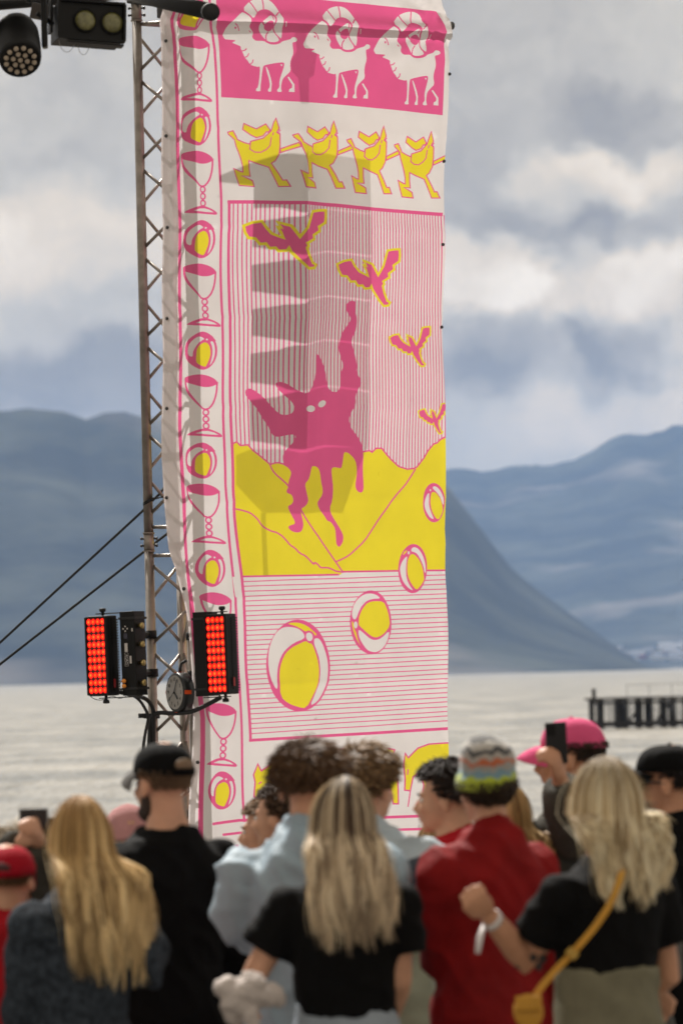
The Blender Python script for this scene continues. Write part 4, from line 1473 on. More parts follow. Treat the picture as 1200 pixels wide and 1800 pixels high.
def short_hair(parent, hr, cols, seed, length=0.05, lift=0.6, curl=0.02, count=1500, nape=-0.5, width=0.0028, front=0.25, sides=-0.35, name='hair', hc=HC, vol=1.0, zmax=2.0):
    rg = random.Random(seed)
    S = []
    c0 = Vector((0, -0.012, 0.036))
    rad = Vector((0.079, 0.098, 0.088)) * vol
    whorl = Vector((0.02, -0.55, 0.85)).normalized()
    n_ = 0
    while n_ < count:
        u = Vector((rg.gauss(0, 1), rg.gauss(0, 1), rg.gauss(0, 1)))
        if u.length < 1e-3:
            continue
        u.normalize()
        # hair line: lower at the nape, above the brow in front
        low = nape if u.y < -0.2 else (sides if u.y < 0.25 else front)
        if u.z < low + rg.uniform(-.06, .06) or u.z > zmax:
            continue
        n_ += 1
        p = c0 + Vector((u.x * rad.x, u.y * rad.y, u.z * rad.z))
        tan = (u - whorl * u.dot(whorl))
        tan = (tan - u * tan.dot(u) * 0.2)
        if tan.length > 1e-4:
            tan.normalize()
        d = (tan + u * lift * rg.uniform(.5, 1.3) + Vector((rg.uniform(-.4, .4), rg.uniform(-.4, .4), rg.uniform(-.2, .4)))).normalized()
        L_ = length * rg.uniform(.55, 1.2) * (0.55 if u.z < -0.1 else 1.0)
        lock = noise.noise(u * 7 + Vector((seed, 0, 0)))
        pts = []
        ph = rg.uniform(0, 6)
        q = p.copy()
        for i in range(5):
            t = i / 4
            pts.append(hc + hr @ (q + Vector((math.sin(ph + t * 5 + lock * 6), math.cos(ph + t * 5), 0)) * curl * t))
            q = q + d * (L_ / 4)
            d = (d + Vector((0, 0, -0.22)) - u * 0.10 + Vector((lock, -lock, 0)) * 0.2).normalized()
        base = mixc(cols[0], cols[1], min(1, max(0, 0.5 + lock * 0.9 + rg.uniform(-.25, .25))))
        cl = [mixc(base, cols[2] if len(cols) > 2 else base, (i / 4) * rg.random()) for i in range(5)]
        S.append((pts, width * rg.uniform(.7, 1.3), cl))
    # scalp layer under the strands
    o = strands_obj(name, S, parent, hair_material('hair_strands'))
    bm = bmesh.new()
    ell(bm, (0, 0, 0), (1, 1, 1), seg=24, rings=16)
    for v in list(bm.verts):
        u = v.co.normalized()
        low = nape if u.y < -0.2 else (sides if u.y < 0.25 else front)
        if u.z < low - 0.02 or u.z > zmax + .3:
            bm.verts.remove(v)
            continue
        v.co = hc + hr @ (c0 + Vector((u.x * rad.x, u.y * rad.y, u.z * rad.z)) * 1.012)
    cap = bm_obj('scalp_hair', bm, mat('scalp_%02d' % seed, tuple(c * .8 for c in cols[0]), 0.7), o, True)
    return o


def long_hair(parent, hr, seed, z_end, cols, count=900, spread=0.15, back=-0.15, wave=0.012, width=0.0042, arc=118, part=0.015, root_dark=None, vol=0.012, streak=None, flick=0.0, fs=2.2, tip=None, xdrift=0.0, taper=0.75, hc=HC, yclear=None):
    """hair falling down the back in locks; cols = (dark, mid, light)"""
    rg = random.Random(seed)
    S = []
    locks = []
    for i in range(84):
        th = -arc + 2 * arc * (i + rg.uniform(-.5, .5)) / 83
        locks.append((th, rg.uniform(-.5, .5), rg.uniform(-.06, .05), rg.random(), rg.uniform(0, 6.28)))
    for n_ in range(count):
        th, lx, lz, tone, ph = locks[rg.randrange(len(locks))]
        a = R(th + rg.gauss(0, 2.6))
        fly = 1.0 if rg.random() > .05 else rg.uniform(1.4, 2.6)
        rx, ry = 0.083 + vol * rg.uniform(.1, 1.1) * fly, 0.102 + vol * rg.uniform(.1, 1.1) * fly
        lay = rg.random()
        pts = []
        # over the crown
        s0 = part + rg.uniform(-.008, .008)
        top = 0.036 + 0.090 + vol * 0.9 * rg.uniform(.2, 1)
        eqz = -0.01
        sgn = 1 if a >= 0 else -1
        for i in range(6):
            t = i / 5 * math.pi / 2
            x = s0 * (1 - math.sin(t)) + rx * math.sin(a) * math.sin(t)
            y = (0.035 - 0.05 * abs(math.cos(a))) * (1 - math.sin(t)) - ry * math.cos(a) * math.sin(t) - 0.012
            zz = eqz + (top - eqz) * math.cos(t)
            pts.append(hc + hr @ Vector((x, y, zz)))
        p = pts[-1]
        # falling part
        ze = z_end + lz + rg.uniform(-.05, .05) + (0.10 * (abs(th) / arc) ** 2)
        m_ = 11
        x0, y0, z0 = p.x, p.y, p.z
        for i in range(1, m_ + 1):
            t = i / m_
            zz = z0 + (ze - z0) * t
            f = min(1.0, t * fs)
            f = f * f * (3 - 2 * f)
            tx = (x0 - hc.x) / 0.09 * spread * (1 - (1 - taper) * t) + xdrift * t + hc.x * 0.5
            yb = back - 0.012 - 0.022 * lay + 0.03 * abs(math.sin(a)) ** 2
            if yclear:
                yb = min(yb, yclear(zz) - 0.006 - .02 * lay)
            x = x0 + (tx - x0) * f
            y = y0 + (yb - y0) * f
            wv = wave * min(1, t * 1.6)
            x += wv * (1 + lx) * math.sin(ph + zz * 26 + lx) + 0.014 * lx * t
            y -= wv * 0.6 * math.cos(ph * 1.3 + zz * 22) + flick * t * t
            pts.append(Vector((x, y, zz)))
        tn = min(1, max(0, (tone - .5) * 1.25 + .5 + rg.uniform(-.18, .18)))
        base = mixc(cols[0], cols[1], min(1, tn * 2)) if tn < .5 else mixc(cols[1], cols[2], tn * 2 - 1)
        cl = []
        K = len(pts)
        for i in range(K):
            t = i / (K - 1)
            c = base
            if root_dark:
                q = max(0.0, 1 - t / root_dark[1])
                c = mixc(c, root_dark[0], min(1, q * 1.2) * (1 if (streak is None or tone < streak) else 0.15))
            if tip:
                c = mixc(c, tip, max(0.0, t - .35) * .95 * (0.35 + 0.65 * tone))
            cl.append(c)
        S.append((pts, width * rg.uniform(.5, 1.2) * (0.4 if fly > 1 else 1), cl))
    return strands_obj('hair', S, parent, hair_material('hair_strands'))


def folds(amp, seed, vertical=1.0):
    def f(c, nrm):
        q = Vector((c.x * 11 + seed * 3.7, c.y * 11, c.z * 5.5 * vertical + seed))
        a = noise.noise(q) * 0.6
        # diagonal drag folds, sharp on top
        w = noise.noise(Vector((c.x * 9 + c.z * 9 + seed, c.y * 8, c.z * 5.5 - c.x * 4)))
        b = 1.1 - (abs(w) ** 0.75) * 3.0
        fine = noise.noise(Vector((c.x * 26, c.y * 26, c.z * 13 + seed))) * 0.25
        return amp * (a + 0.55 * max(-.4, b) + fine)
    return f


def hand_shape(bm, wrist, d, palm_n, curl=0.5, side=1, size=1.0):
    """palm with four unequal fingers and a thumb leaving its side"""
    d = d.normalized()
    palm_n = (palm_n - d * palm_n.dot(d)).normalized()
    acr = d.cross(palm_n).normalized() * side
    s = size
    pc = wrist + d * 0.045 * s
    rot = Matrix((acr, palm_n, d)).transposed()
    ell(bm, pc, (0.040 * s, 0.017 * s, 0.052 * s), rot, 12, 8)
    ring_tube(bm, [wrist - d * .03, wrist, wrist + d * .03], [.024 * s, .026 * s, .026 * s], 10)
    for k, (off, ln) in enumerate(((-.030, .070), (-.010, .080), (.010, .075), (.029, .058))):
        b = wrist + d * (0.088 - abs(off) * .25) * s + acr * off * s
        dd = d.copy()
        pts = [b - d * .02 * s, b]
        for j, fr in enumerate((.45, .32, .25)):
            rotq = Quaternion(acr * side, R(curl * (62, 78, 55)[j]) * side)
            dd = rotq @ dd
            b = b + dd * ln * fr * s
            pts.append(b)
        ring_tube(bm, pts, [.0095 * s, .0098 * s, .0090 * s, .0082 * s, .0062 * s], 8)
    tb = wrist + d * .02 * s - acr * .028 * s
    td = (d * .7 - acr * .75 + palm_n * -.25).normalized()
    p2 = tb + td * .04 * s
    td2 = (d * .9 + palm_n * curl * .9 + acr * curl * .5 - acr * .1).normalized()
    ring_tube(bm, [tb, p2, p2 + td2 * .03 * s, p2 + td2 * .05 * s], [.014 * s, .012 * s, .0105 * s, .008 * s], 8)


def fist_shape(bm, wrist, d, palm_n, side=1, s=1.0):
    d = d.normalized()
    palm_n = (palm_n - d * palm_n.dot(d)).normalized()
    acr = d.cross(palm_n).normalized() * side
    rot = Matrix((acr, palm_n, d)).transposed()
    ell(bm, wrist + d * .045 * s - palm_n * .004, (.042 * s, .024 * s, .050 * s), rot, 12, 8)
    for off, ln in ((-.031, .95), (-.0105, 1.05), (.0105, 1.0), (.030, .85)):
        k = wrist + d * (.086 - abs(off) * .2) * s + acr * off * s - palm_n * .008 * s
        p1 = k + (d * .3 + palm_n * .95).normalized() * .036 * ln * s
        p2 = p1 + (-d * .95 + palm_n * .25).normalized() * .026 * ln * s
        p3 = p2 + (-d * .4 - palm_n * .9).normalized() * .018 * s
        ring_tube(bm, [k - d * .03, k, p1, p2, p3], [.0105 * s, .0112 * s, .0105 * s, .0098 * s, .008 * s], 8)
    t0 = wrist + d * .018 * s - acr * .030 * s
    t1 = t0 + (d * .75 - acr * .35 + palm_n * .5).normalized() * .040 * s
    t2 = t1 + (d * .35 + acr * .55 + palm_n * .6).normalized() * .032 * s
    t3 = t2 + (acr * 1.0 + d * .1).normalized() * .022 * s
    ring_tube(bm, [t0, t1, t2, t3], [.015 * s, .0128 * s, .0112 * s, .009 * s], 8)


TORSO = [(0.84, .160, .110, 0.0), (0.90, .172, .118, -.005), (0.97, .168, .116, -.005), (1.08, .146, .104, .0), (1.18, .150, .110, .0), (1.28, .168, .118, -.004), (1.345, .176, .116, -.008), (1.385, .165, .106, -.012), (1.42, .135, .092, -.016), (1.45, .102, .078, -.022), (1.48, .074, .066, -.026), (1.515, .060, .060, -.022)]


def torso_shell(bm, infl=(0, 0), z0=0.84, z1=1.52, widen=1.0, seg=28, hem=0.0, shoulder=0.0):
    rings = []
    zs = [z0] + [t[0] for t in TORSO if z0 < t[0] < z1] + [z1]
    Z = [t[0] for t in TORSO]
    for zz in zs:
        rx = np.interp(zz, Z, [t[1] for t in TORSO]) * widen + infl[0]
        ry = np.interp(zz, Z, [t[2] for t in TORSO]) * (0.5 + widen * .5) + infl[1]
        yo = np.interp(zz, Z, [t[3] for t in TORSO])
        if hem and zz < 1.2:
            rx += hem * (1.2 - zz) / (1.2 - z0)
            ry += hem * .8 * (1.2 - zz) / (1.2 - z0)
        if shoulder and 1.33 <= zz <= 1.40:
            rx += shoulder
        ring = []
        for k in range(seg):
            a = 2 * math.pi * k / seg
            ca, sa = math.cos(a), math.sin(a)
            e = 0.82
            ring.append(bm.verts.new((math.copysign(abs(ca) ** e, ca) * rx, math.copysign(abs(sa) ** e, sa) * ry + yo, zz)))
        rings.append(ring)
    for A, B in zip(rings, rings[1:]):
        for k in range(seg):
            bm.faces.new((A[k], A[(k + 1) % seg], B[(k + 1) % seg], B[k]))
    bm.faces.new(rings[0][::-1])
    bm.faces.new(rings[-1])


SHO = Vector((0.172, -0.012, 1.368))


class Person:
    def __init__(self, px, py, Y, yaw, label, skin='skin_fair', height_top=1.75, head_yaw=0, head_pitch=0, head_roll=0, group=None, build=1.0, lean=0.0):
        P = at(px, py, Y)
        gzz = ground_z(Y)
        self.k = (P.z - gzz) / height_top
        self.root = empty('person', (P.x, P.y, gzz), R(yaw))
        self.root.scale = (self.k * (1 + (build - 1) * .6), self.k * (1 + (build - 1) * .6), self.k)
        tag(self.root, label, 'person', group)
        self.yaw = R(yaw)
        self.skin = MATS[skin]
        self.hr = head_rot(head_yaw, head_pitch, head_roll)
        self.Y = Y
        self.build = build
        self.arms = {}

    def loc(self, px, py, dY=0.0):
        """photo pixel at the person's depth -> local point of the 1.75 m figure"""
        w = at(px, py, self.Y + dY) - self.root.location
        w = Matrix.Rotation(-self.yaw, 3, 'Z') @ w
        return Vector((w.x / self.root.scale.x, w.y / self.root.scale.y, w.z / self.root.scale.z))

    def arm(self, side, elbow=None, wrist=None, hand='relaxed', palm=None):
        s = 1 if side == 'R' else -1
        e = Vector(elbow) if elbow is not None else Vector((s * 0.245, -0.035, 1.13))
        w = Vector(wrist) if wrist is not None else Vector((s * 0.235, 0.055, 0.895))
        self.arms[side] = (e, w, hand, palm)

    def body(self, voxel=0.010, face=True, detail_head=True):
        for sd in 'LR':
            if sd not in self.arms:
                self.arm(sd)
        bm = bmesh.new()
        torso_shell(bm)
        # legs
        for s in (1, -1):
            ring_tube(bm, [(s * .085, 0, .90), (s * .092, .0, .80), (s * .095, .005, .66), (s * .095, .0, .49), (s * .095, -.015, .34), (s * .095, -.02, .10), (s * .095, -.015, .05)], [.075, .088, .075, .053, .052, .036, .038], 14)
            ring_tube(bm, [(s * .095, -.06, .035), (s * .10, .03, .04), (s * .105, .13, .03), (s * .107, .17, .025)], [.032, .036, .034, .018], 10)
        # neck and head
        hr = self.hr
        H = lambda v: HC + hr @ Vector(v)
        ring_tube(bm, [Vector((0, -.030, 1.44)), Vector((0, -.028, 1.49)), H((0, -.022, -.075)), H((0, -.012, -.03))], [.072, .058, .054, .055], 16)
        ell(bm, H((0, -.012, .036)), (.076, .095, .085), hr, 20, 14)
        ell(bm, H((0, .032, -.028)), (.060, .068, .086), hr, 18, 12)
        ell(bm, H((0, .040, -.074)), (.050, .048, .038), hr, 14, 10)
        ell(bm, H((0, .078, -.096)), (.021, .018, .017), hr, 10, 8)
        ell(bm, H((0, .082, .018)), (.046, .016, .012), hr, 12, 8)
        for s in (1, -1):
            ell(bm, H((s * .036, .074, -.030)), (.022, .018, .020), hr, 10, 8)
            ell(bm, H((s * .079, -.010, -.014)), (.009, .021, .033), hr @ Matrix.Rotation(R(-8), 3, 'X') @ Matrix.Rotation(R(-18 * s), 3, 'Z'), 10, 8)
        ring_tube(bm, [H((0, .092, .014)), H((0, .104, -.010)), H((0, .117, -.034)), H((0, .106, -.044))], [.008, .010, .0135, .010], 10)
        for s in (1, -1):
            ell(bm, H((s * .012, .103, -.040)), (.008, .011, .007), hr, 8, 6)
        ell(bm, H((0, .093, -.060)), (.023, .012, .007), hr, 10, 6)
        ell(bm, H((0, .090, -.072)), (.020, .012, .007), hr, 10, 6)
        for sd, s in (('R', 1), ('L', -1)):
            e, w, hnd, palm = self.arms[sd]
            sh = Vector((s * SHO.x, SHO.y, SHO.z))
            ell(bm, sh, (.058, .060, .056), None, 12, 8)
            ring_tube(bm, [Vector((s * .10, -.012, 1.375)), sh, sh.lerp(e, .35), sh.lerp(e, .85), e, e.lerp(w, .25), e.lerp(w, .75), w], [.05, .056, .050, .042, .041, .043, .034, .027], 12)
            d = (w - e).normalized()
            pn = palm if palm is not None else Vector((-s, 0.25, 0))
            if hnd == 'fist':
                fist_shape(bm, w, d, pn, s)
            else:
                hand_shape(bm, w, d, pn, 0.35 if hnd == 'relaxed' else hnd, s)
        me = remeshed(bm, voxel, 3)
        o = link_mesh('body', me, self.skin, self.root, True)
        if face:
            for s in (1, -1):
                quick('eye', lambda b: ell(b, H((s * .031, .083, -.002)), (.0125, .0095, .0085), hr, 10, 8), MATS['eye_white'], o, True)
                quick('iris', lambda b: ell(b, H((s * .031, .0895, -.002)), (.006, .0045, .006), hr, 8, 6), MATS['eye_dark'], o, True)
            quick('mouth', lambda b: (ell(b, H((0, .0985, -.0605)), (.020, .0085, .0045), hr, 10, 6), ell(b, H((0, .096, -.071)), (.017, .0085, .005), hr, 10, 6)), MATS['lips'], o, True)
        return o

    def brow(self, col):
        hr = self.hr
        for s in (1, -1):
            quick('eyebrow', lambda b: ring_tube(b, [HC + hr @ Vector(v) for v in ((s * .016, .097, .014), (s * .032, .096, .019), (s * .050, .083, .013))], [.004, .0045, .002], 6), mat('brow_' + str(round(col[0], 3)), col, 0.8), self.root, True)

    def top(self, name, material, seed, z0=0.93, infl=(.014, .014), sleeve='long', amp=.008, hem=0.0, collar=0.0, voxel=.011, sl_r=1.0, widen=1.0, shoulder=.0, hood=False):
        bm = bmesh.new()
        torso_shell(bm, infl, z0, 1.495 + collar * .3, widen, hem=hem, shoulder=shoulder)
        if collar:
            ring_tube(bm, [Vector((0, -.026, 1.45)), Vector((0, -.028, 1.49 + collar * .5)), Vector((0, -.020, 1.50 + collar))], [.085, .074, .070], 18)
        if hood:
            ell(bm, (0, -.115, 1.47), (.105, .06, .075), Matrix.Rotation(R(20), 3, 'X'), 14, 10)
        for sd, s in (('R', 1), ('L', -1)):
            e, w, hnd, palm = self.arms[sd]
            sh = Vector((s * (SHO.x + infl[0] * .7), SHO.y, SHO.z + .006))
            th = infl[1]
            ell(bm, sh, (.056 + th, .062 + th, .054 + th * .8), None, 14, 10)
            if sleeve == 'long':
                ring_tube(bm, [Vector((s * .08, -.012, 1.37)), sh, sh.lerp(e, .35), sh.lerp(e, .85), e, e.lerp(w, .25), e.lerp(w, .8), e.lerp(w, .97)],
                          [.056 + th, .057 + th * sl_r * .8, .058 + th * sl_r, .052 + th * sl_r, .053 + th * sl_r, .052 + th * sl_r, .046 + th * sl_r, .040 + th * .6], 14)
            elif sleeve == 'short':
                en = sh.lerp(e, .62)
                ring_tube(bm, [Vector((s * .08, -.012, 1.37)), sh, sh.lerp(e, .35), en], [.056 + th, .058 + th, .060 + th * 1.3, .062 + th * 1.6], 14)
        me = remeshed(bm, voxel, 3, folds(amp, seed))
        return link_mesh(name, me, material, self.root, True)

    def trousers(self, material, seed, name='trousers', wide=0.0, amp=.006, ztop=1.0):
        bm = bmesh.new()
        torso_shell(bm, (.010 + wide * .6, .010 + wide * .6), .82, ztop)
        for s in (1, -1):
            ring_tube(bm, [(s * .085, 0, .90), (s * .092, .0, .80), (s * .097, .005, .66), (s * .100, .0, .49), (s * .100, -.010, .30), (s * .100, -.012, .09)], [.095 + wide, .102 + wide, .090 + wide, .074 + wide, .068 + wide, .062 + wide], 14)
        me = remeshed(bm, .014, 3, folds(amp, seed))
        return link_mesh(name, me, material, self.root, True)

    def shoes(self, material=None):
        for s in (1, -1):
            quick('shoe', lambda bm: (ring_tube(bm, [(s * .095, -.085, .045), (s * .095, -.05, .05), (s * .10, .04, .05), (s * .105, .13, .042), (s * .108, .195, .032)], [.030, .046, .048, .044, .022], 12), box(bm, (s * .101, .055, .012), (.095, .29, .024), bevel=.008)), material or MATS['shoe'], self.root, True)

    def rest(self, trm=None, seed=1, **kw):
        self.trousers(trm or MATS['dark_trousers'], seed, **kw)
        self.shoes()


def cap_hat(P, material, crown=(.090, .112, .088), zb=.030, brim=True, brim_mat=None, name='cap', brim_len=.085, brim_w=.078, back_hole=None, tilt=0, button=True):
    """baseball cap: six-panel crown with seams, curved peak"""
    hr = P.hr @ Matrix.Rotation(R(tilt), 3, 'X')
    H = lambda v: HC + hr @ Vector(v)
    def b(bm):
        rings = []
        seg = 48
        for i in range(10):
            t = i / 9
            a = t * math.pi / 2 * 0.985
            ring = []
            for k in range(seg):
                ph = 2 * math.pi * k / seg
                sx = 1 - 0.018 * max(0, 1 - abs(((k / seg * 6) % 1) - 0) / .07) - 0.018 * max(0, 1 - abs(((k / seg * 6) % 1) - 1) / .07)
                e = math.cos(a) ** .75
                x = crown[0] * e * math.sin(ph) * sx
                y = crown[1] * e * math.cos(ph) * sx - .010
                zz = zb + crown[2] * math.sin(a) ** .95 + (.010 * math.cos(ph) * (1 - t))
                ring.append(bm.verts.new(H((x, y, zz))))
            rings.append(ring)
        for A, B in zip(rings, rings[1:]):
            for k in range(seg):
                bm.faces.new((A[k], A[(k + 1) % seg], B[(k + 1) % seg], B[k]))
        bm.faces.new(rings[-1])
        # inner lip
        inner = [bm.verts.new(v.co.lerp(H((0, -.01, zb + .01)), .06)) for v in rings[0]]
        for k in range(seg):
            bm.faces.new((rings[0][(k + 1) % seg], rings[0][k], inner[k], inner[(k + 1) % seg]))
    root = quick(name, b, material, P.root, True)
    if brim:
        def bb(bm):
            nu, nv = 17, 6
            g = {}
            for sgn in (0, 1):
                for i in range(nu):
                    ph = R(-72 + 144 * i / (nu - 1))
                    for j in range(nv):
                        q = j / (nv - 1)
                        r0x, r0y = crown[0] * 1.0, crown[1] * 1.0
                        x = r0x * math.sin(ph) * (1 - .10 * q)
                        y = r0y * math.cos(ph) - .010 + brim_len * q * (math.cos(ph) ** .6)
                        zz = zb + .010 * math.cos(ph) + .004 - .030 * q * q - .50 * (x * x) / .1 * (0.3 + q * .7) - sgn * .0035
                        g[i, j, sgn] = bm.verts.new(H((x, y, zz)))
            for i in range(nu - 1):
                for j in range(nv - 1):
                    bm.faces.new((g[i, j, 0], g[i + 1, j, 0], g[i + 1, j + 1, 0], g[i, j + 1, 0]))
                    bm.faces.new((g[i, j, 1], g[i, j + 1, 1], g[i + 1, j + 1, 1], g[i + 1, j, 1]))
            for i in range(nu - 1):
                bm.faces.new((g[i, nv - 1, 0], g[i + 1, nv - 1, 0], g[i + 1, nv - 1, 1], g[i, nv - 1, 1]))
        quick('peak', bb, brim_mat or material, root, True)
    if button:
        quick('button', lambda bm: ell(bm, H((0, -.010, zb + crown[2] + .001)), (.008, .008, .005), hr, 10, 6), material, root, True)
    if back_hole:
        quick('back_opening', lambda bm: ell(bm, H((0, -crown[1] - .006, zb + .022)), (.036, .008, .019), hr, 16, 8), back_hole, root, True)
        quick('strap', lambda bm: ring_tube(bm, [H((x, -math.sqrt(max(0, 1 - (x / crown[0]) ** 2)) * crown[1] - .014, zb + .006)) for x in np.linspace(-.042, .042, 7)], .006, 8), material, root, True)
    return root

BLACK = (0.0035, 0.0033, 0.0034)
cloth('black_cotton', BLACK, var=0.35)
cloth('black_tee', (0.0045, 0.0042, 0.0044), var=0.35)
cloth('red_softshell', (0.25, 0.008, 0.009), var=0.30, rough=0.7)
cloth('bright_red', (0.46, 0.012, 0.020), var=0.3, rough=0.7)
cloth('pale_blue_nylon', (0.33, 0.425, 0.50), var=0.12, rough=0.55, sheen=0.05)
cloth('denim', (0.011, 0.014, 0.019), var=0.5, vscale=45, color2=(0.050, 0.062, 0.080))
cloth('light_jeans', (0.33, 0.38, 0.44), var=0.25)
cloth('khaki', (0.20, 0.185, 0.125), var=0.25)
cloth('olive_grey', (0.085, 0.080, 0.065), var=0.5, vscale=6, color2=(0.035, 0.033, 0.03))
cloth('navy', (0.02, 0.028, 0.045), var=0.3)
cloth('white_cotton', (0.54, 0.48, 0.45), var=0.15)
cloth('beige_wool', (0.36, 0.31, 0.25), var=0.3)
mat('mustard', (0.56, 0.27, 0.018), 0.6, var=0.2, bump=0.2, bscale=120)

# --- man in a black cap and black sweater
p = Person(284, 1300, 17.7, 36, 'man in a black cap and black sweater, seen from behind before the lattice tower', height_top=1.752, head_yaw=2, build=0.90)
p.arm('L', (-.25, -.02, 1.12), (-.20, .12, .93))
p.arm('R', (.25, -.02, 1.12), (.21, .12, .93))
p.body(.009)
short_hair(p.root, p.hr, ((0.10, 0.055, 0.028), (0.20, 0.12, 0.065), (0.26, 0.17, 0.10)), 11, length=.014, lift=.25, curl=.001, count=1500, nape=-.62, sides=-.30, front=.2, width=.0016, zmax=.05)
quick('beard', lambda bm: (ell(bm, HC + p.hr @ Vector((0, .048, -.088)), (.054, .052, .034), p.hr), ell(bm, HC + p.hr @ Vector((-.045, .02, -.06)), (.018, .03, .04), p.hr), ell(bm, HC + p.hr @ Vector((.045, .02, -.06)), (.018, .03, .04), p.hr)), mat('beard_dark', (0.035, 0.02, 0.013), 0.8, bump=.8, bscale=200), p.root, True)
cap_hat(p, MATS['black_cotton'], back_hole=mat('hair_gap', (0.22, 0.14, 0.08), 0.6, var=.4, vscale=80), brim_mat=mat('peak_grey', (0.10, 0.095, 0.09), 0.7))
p.top('sweater', MATS['black_cotton'], 3, z0=.86, infl=(.024, .030), amp=.014, hem=.02)
p.rest(seed=2)

# --- woman with long fair hair and denim jacket
p = Person(133, 1400, 16.3, 34, 'woman with very long golden hair and a dark denim jacket', height_top=1.765, build=0.80, head_yaw=8)
p.arm('R', p.loc(272, 1692, .0), p.loc(272, 1692, .0) + Vector((-.13, .20, .03)))
p.arm('L', (-.18, .08, 1.14), (-.08, .24, 1.05))
p.body(.010)
long_hair(p.root, p.hr, 21, 1.27, ((0.25, 0.135, 0.045), (0.60, 0.39, 0.16), (0.95, 0.70, 0.36)), tip=(1.0, 0.82, 0.50), count=2600, spread=.150, back=-.165, wave=.013, vol=.018, xdrift=.03, width=.0027, taper=.95, root_dark=((0.34, 0.19, 0.07), .30))
p.top('denim_jacket', MATS['denim'], 5, z0=.99, infl=(.022, .026), amp=.015, collar=.02, sl_r=1.0)
quick('sunglasses', lambda bm: [ell(bm, HC + p.hr @ Vector((s * .033, .100, -.002)), (.026, .008, .020), p.hr) for s in (1, -1)] + [ring_tube(bm, [HC + p.hr @ Vector(v) for v in ((s * .058, .092, .004), (s * .080, .04, .004), (s * .082, -.012, -.002))], .003, 6) for s in (1, -1)], mat('sunglass', (0.008, 0.008, 0.009), 0.15), p.root, True)
p.rest(MATS['dark_trousers'], 4)

# --- child in a red cap
p = Person(12, 1480, 16.5, -8, 'shorter person in a red cap and red jacket behind the golden-haired woman', height_top=1.752, build=1.05)
p.body(.011, face=False)
short_hair(p.root, p.hr, ((0.13, 0.07, 0.03), (0.24, 0.14, 0.07)), 12, length=.015, lift=.1, curl=.001, count=800, nape=-.6, width=.0018, zmax=.0)
cap_hat(p, cloth('red_cap', (0.38, 0.008, 0.022), var=.2), back_hole=mat('hair_gap_dark', (0.06, 0.012, 0.014), 0.7), crown=(.094, .114, .094), zb=.022)
p.top('jacket', MATS['bright_red'], 6, z0=.86, infl=(.026, .030), amp=.014, collar=.012, hem=.02)
p.rest(seed=5)

# --- older person with beige hair behind the red cap
p = Person(36, 1447, 18.6, 15, 'person with wavy ash-beige hair filming with a raised black camera', height_top=1.785, head_pitch=-6)
p.arm('R', p.loc(88, 1560, -.05), p.loc(70, 1478, -.28), hand=.7)
p.arm('L', p.loc(-30, 1560, -.05), p.loc(40, 1480, -.28), hand=.7)
p.body(.011, face=False)
short_hair(p.root, p.hr, ((0.27, 0.215, 0.155), (0.46, 0.39, 0.30), (0.62, 0.55, 0.46)), 13, length=.085, lift=.35, curl=.010, count=1500, nape=-.75, sides=-.6, width=.003, vol=1.06)
p.top('jacket', MATS['olive_grey'], 7, z0=.86, infl=(.022, .026), amp=.010)
p.rest(seed=6)
cm = empty('camera_recorder', tuple(at(60, 1440, 18.30)))
tag(cm, 'small black camera with a flip-out screen held up beside the golden-haired woman', 'camera')
quick('screen', lambda bm: box(bm, (0, 0, 0), (.085, .010, .060), bevel=.002), mat('screen_black', (0.006, 0.006, 0.007), 0.2), cm)
quick('frame', lambda bm: [box(bm, q, s) for q, s in (((-.044, 0, 0), (.005, .014, .064)), ((0, 0, .032), (.092, .014, .004)), ((.044, 0, 0), (.005, .014, .064)))], mat('cam_grey', (0.16, 0.16, 0.165), 0.4), cm)
quick('camera_body', lambda bm: (box(bm, (.035, .05, -.018), (.05, .07, .045), bevel=.006), ring_tube(bm, [(.035, .08, -.018), (.035, .13, -.018)], .02, 14)), MATS['black_metal'], cm)

# --- pink hat in the gap
p = Person(224, 1413, 21.5, 10, 'person in a pale pink knitted hat between the golden-haired woman and the capped man', height_top=1.752)
p.body(.012, face=False)
pk = cloth('pink_knit', (0.60, 0.30, 0.30), var=.2, bump=.8, bscale=150)
quick('knitted_hat', lambda bm: ring_tube(bm, [HC + p.hr @ Vector((0, -.012, q)) for q in (-.012, .0, .035, .075, .105, .122, .128)], [.092, .094, .095, .085, .060, .028, .006], 24), pk, p.root, True)
p.top('jumper', MATS['navy'], 8, infl=(.02, .024))
p.rest(seed=7)

# --- two young men looking left, in front of the banner
p = Person(468, 1395, 21.8, 66, 'young man with light brown hair in profile against the foot of the banner', height_top=1.775, head_yaw=4)
p.body(.008)
p.brow((0.09, 0.05, 0.025))
short_hair(p.root, p.hr, ((0.13, 0.07, 0.03), (0.27, 0.16, 0.075), (0.36, 0.23, 0.12)), 14, length=.030, lift=.35, curl=.0015, count=1800, front=.38, sides=-.25)
p.top('t_shirt', MATS['white_cotton'], 9, infl=(.016, .02), sleeve='short')
p.rest(seed=8)
p = Person(492, 1367, 20.6, 58, 'young man with dark cropped hair in profile beside the light blue jacket', height_top=1.77, head_yaw=4)
p.body(.008)
p.brow((0.05, 0.03, 0.02))
short_hair(p.root, p.hr, ((0.035, 0.02, 0.012), (0.10, 0.06, 0.035), (0.15, 0.09, 0.055)), 15, length=.024, lift=.35, curl=.001, count=1800, front=.40, sides=-.3)
p.top('jumper', MATS['navy'], 10, infl=(.018, .022))
p.rest(seed=9)

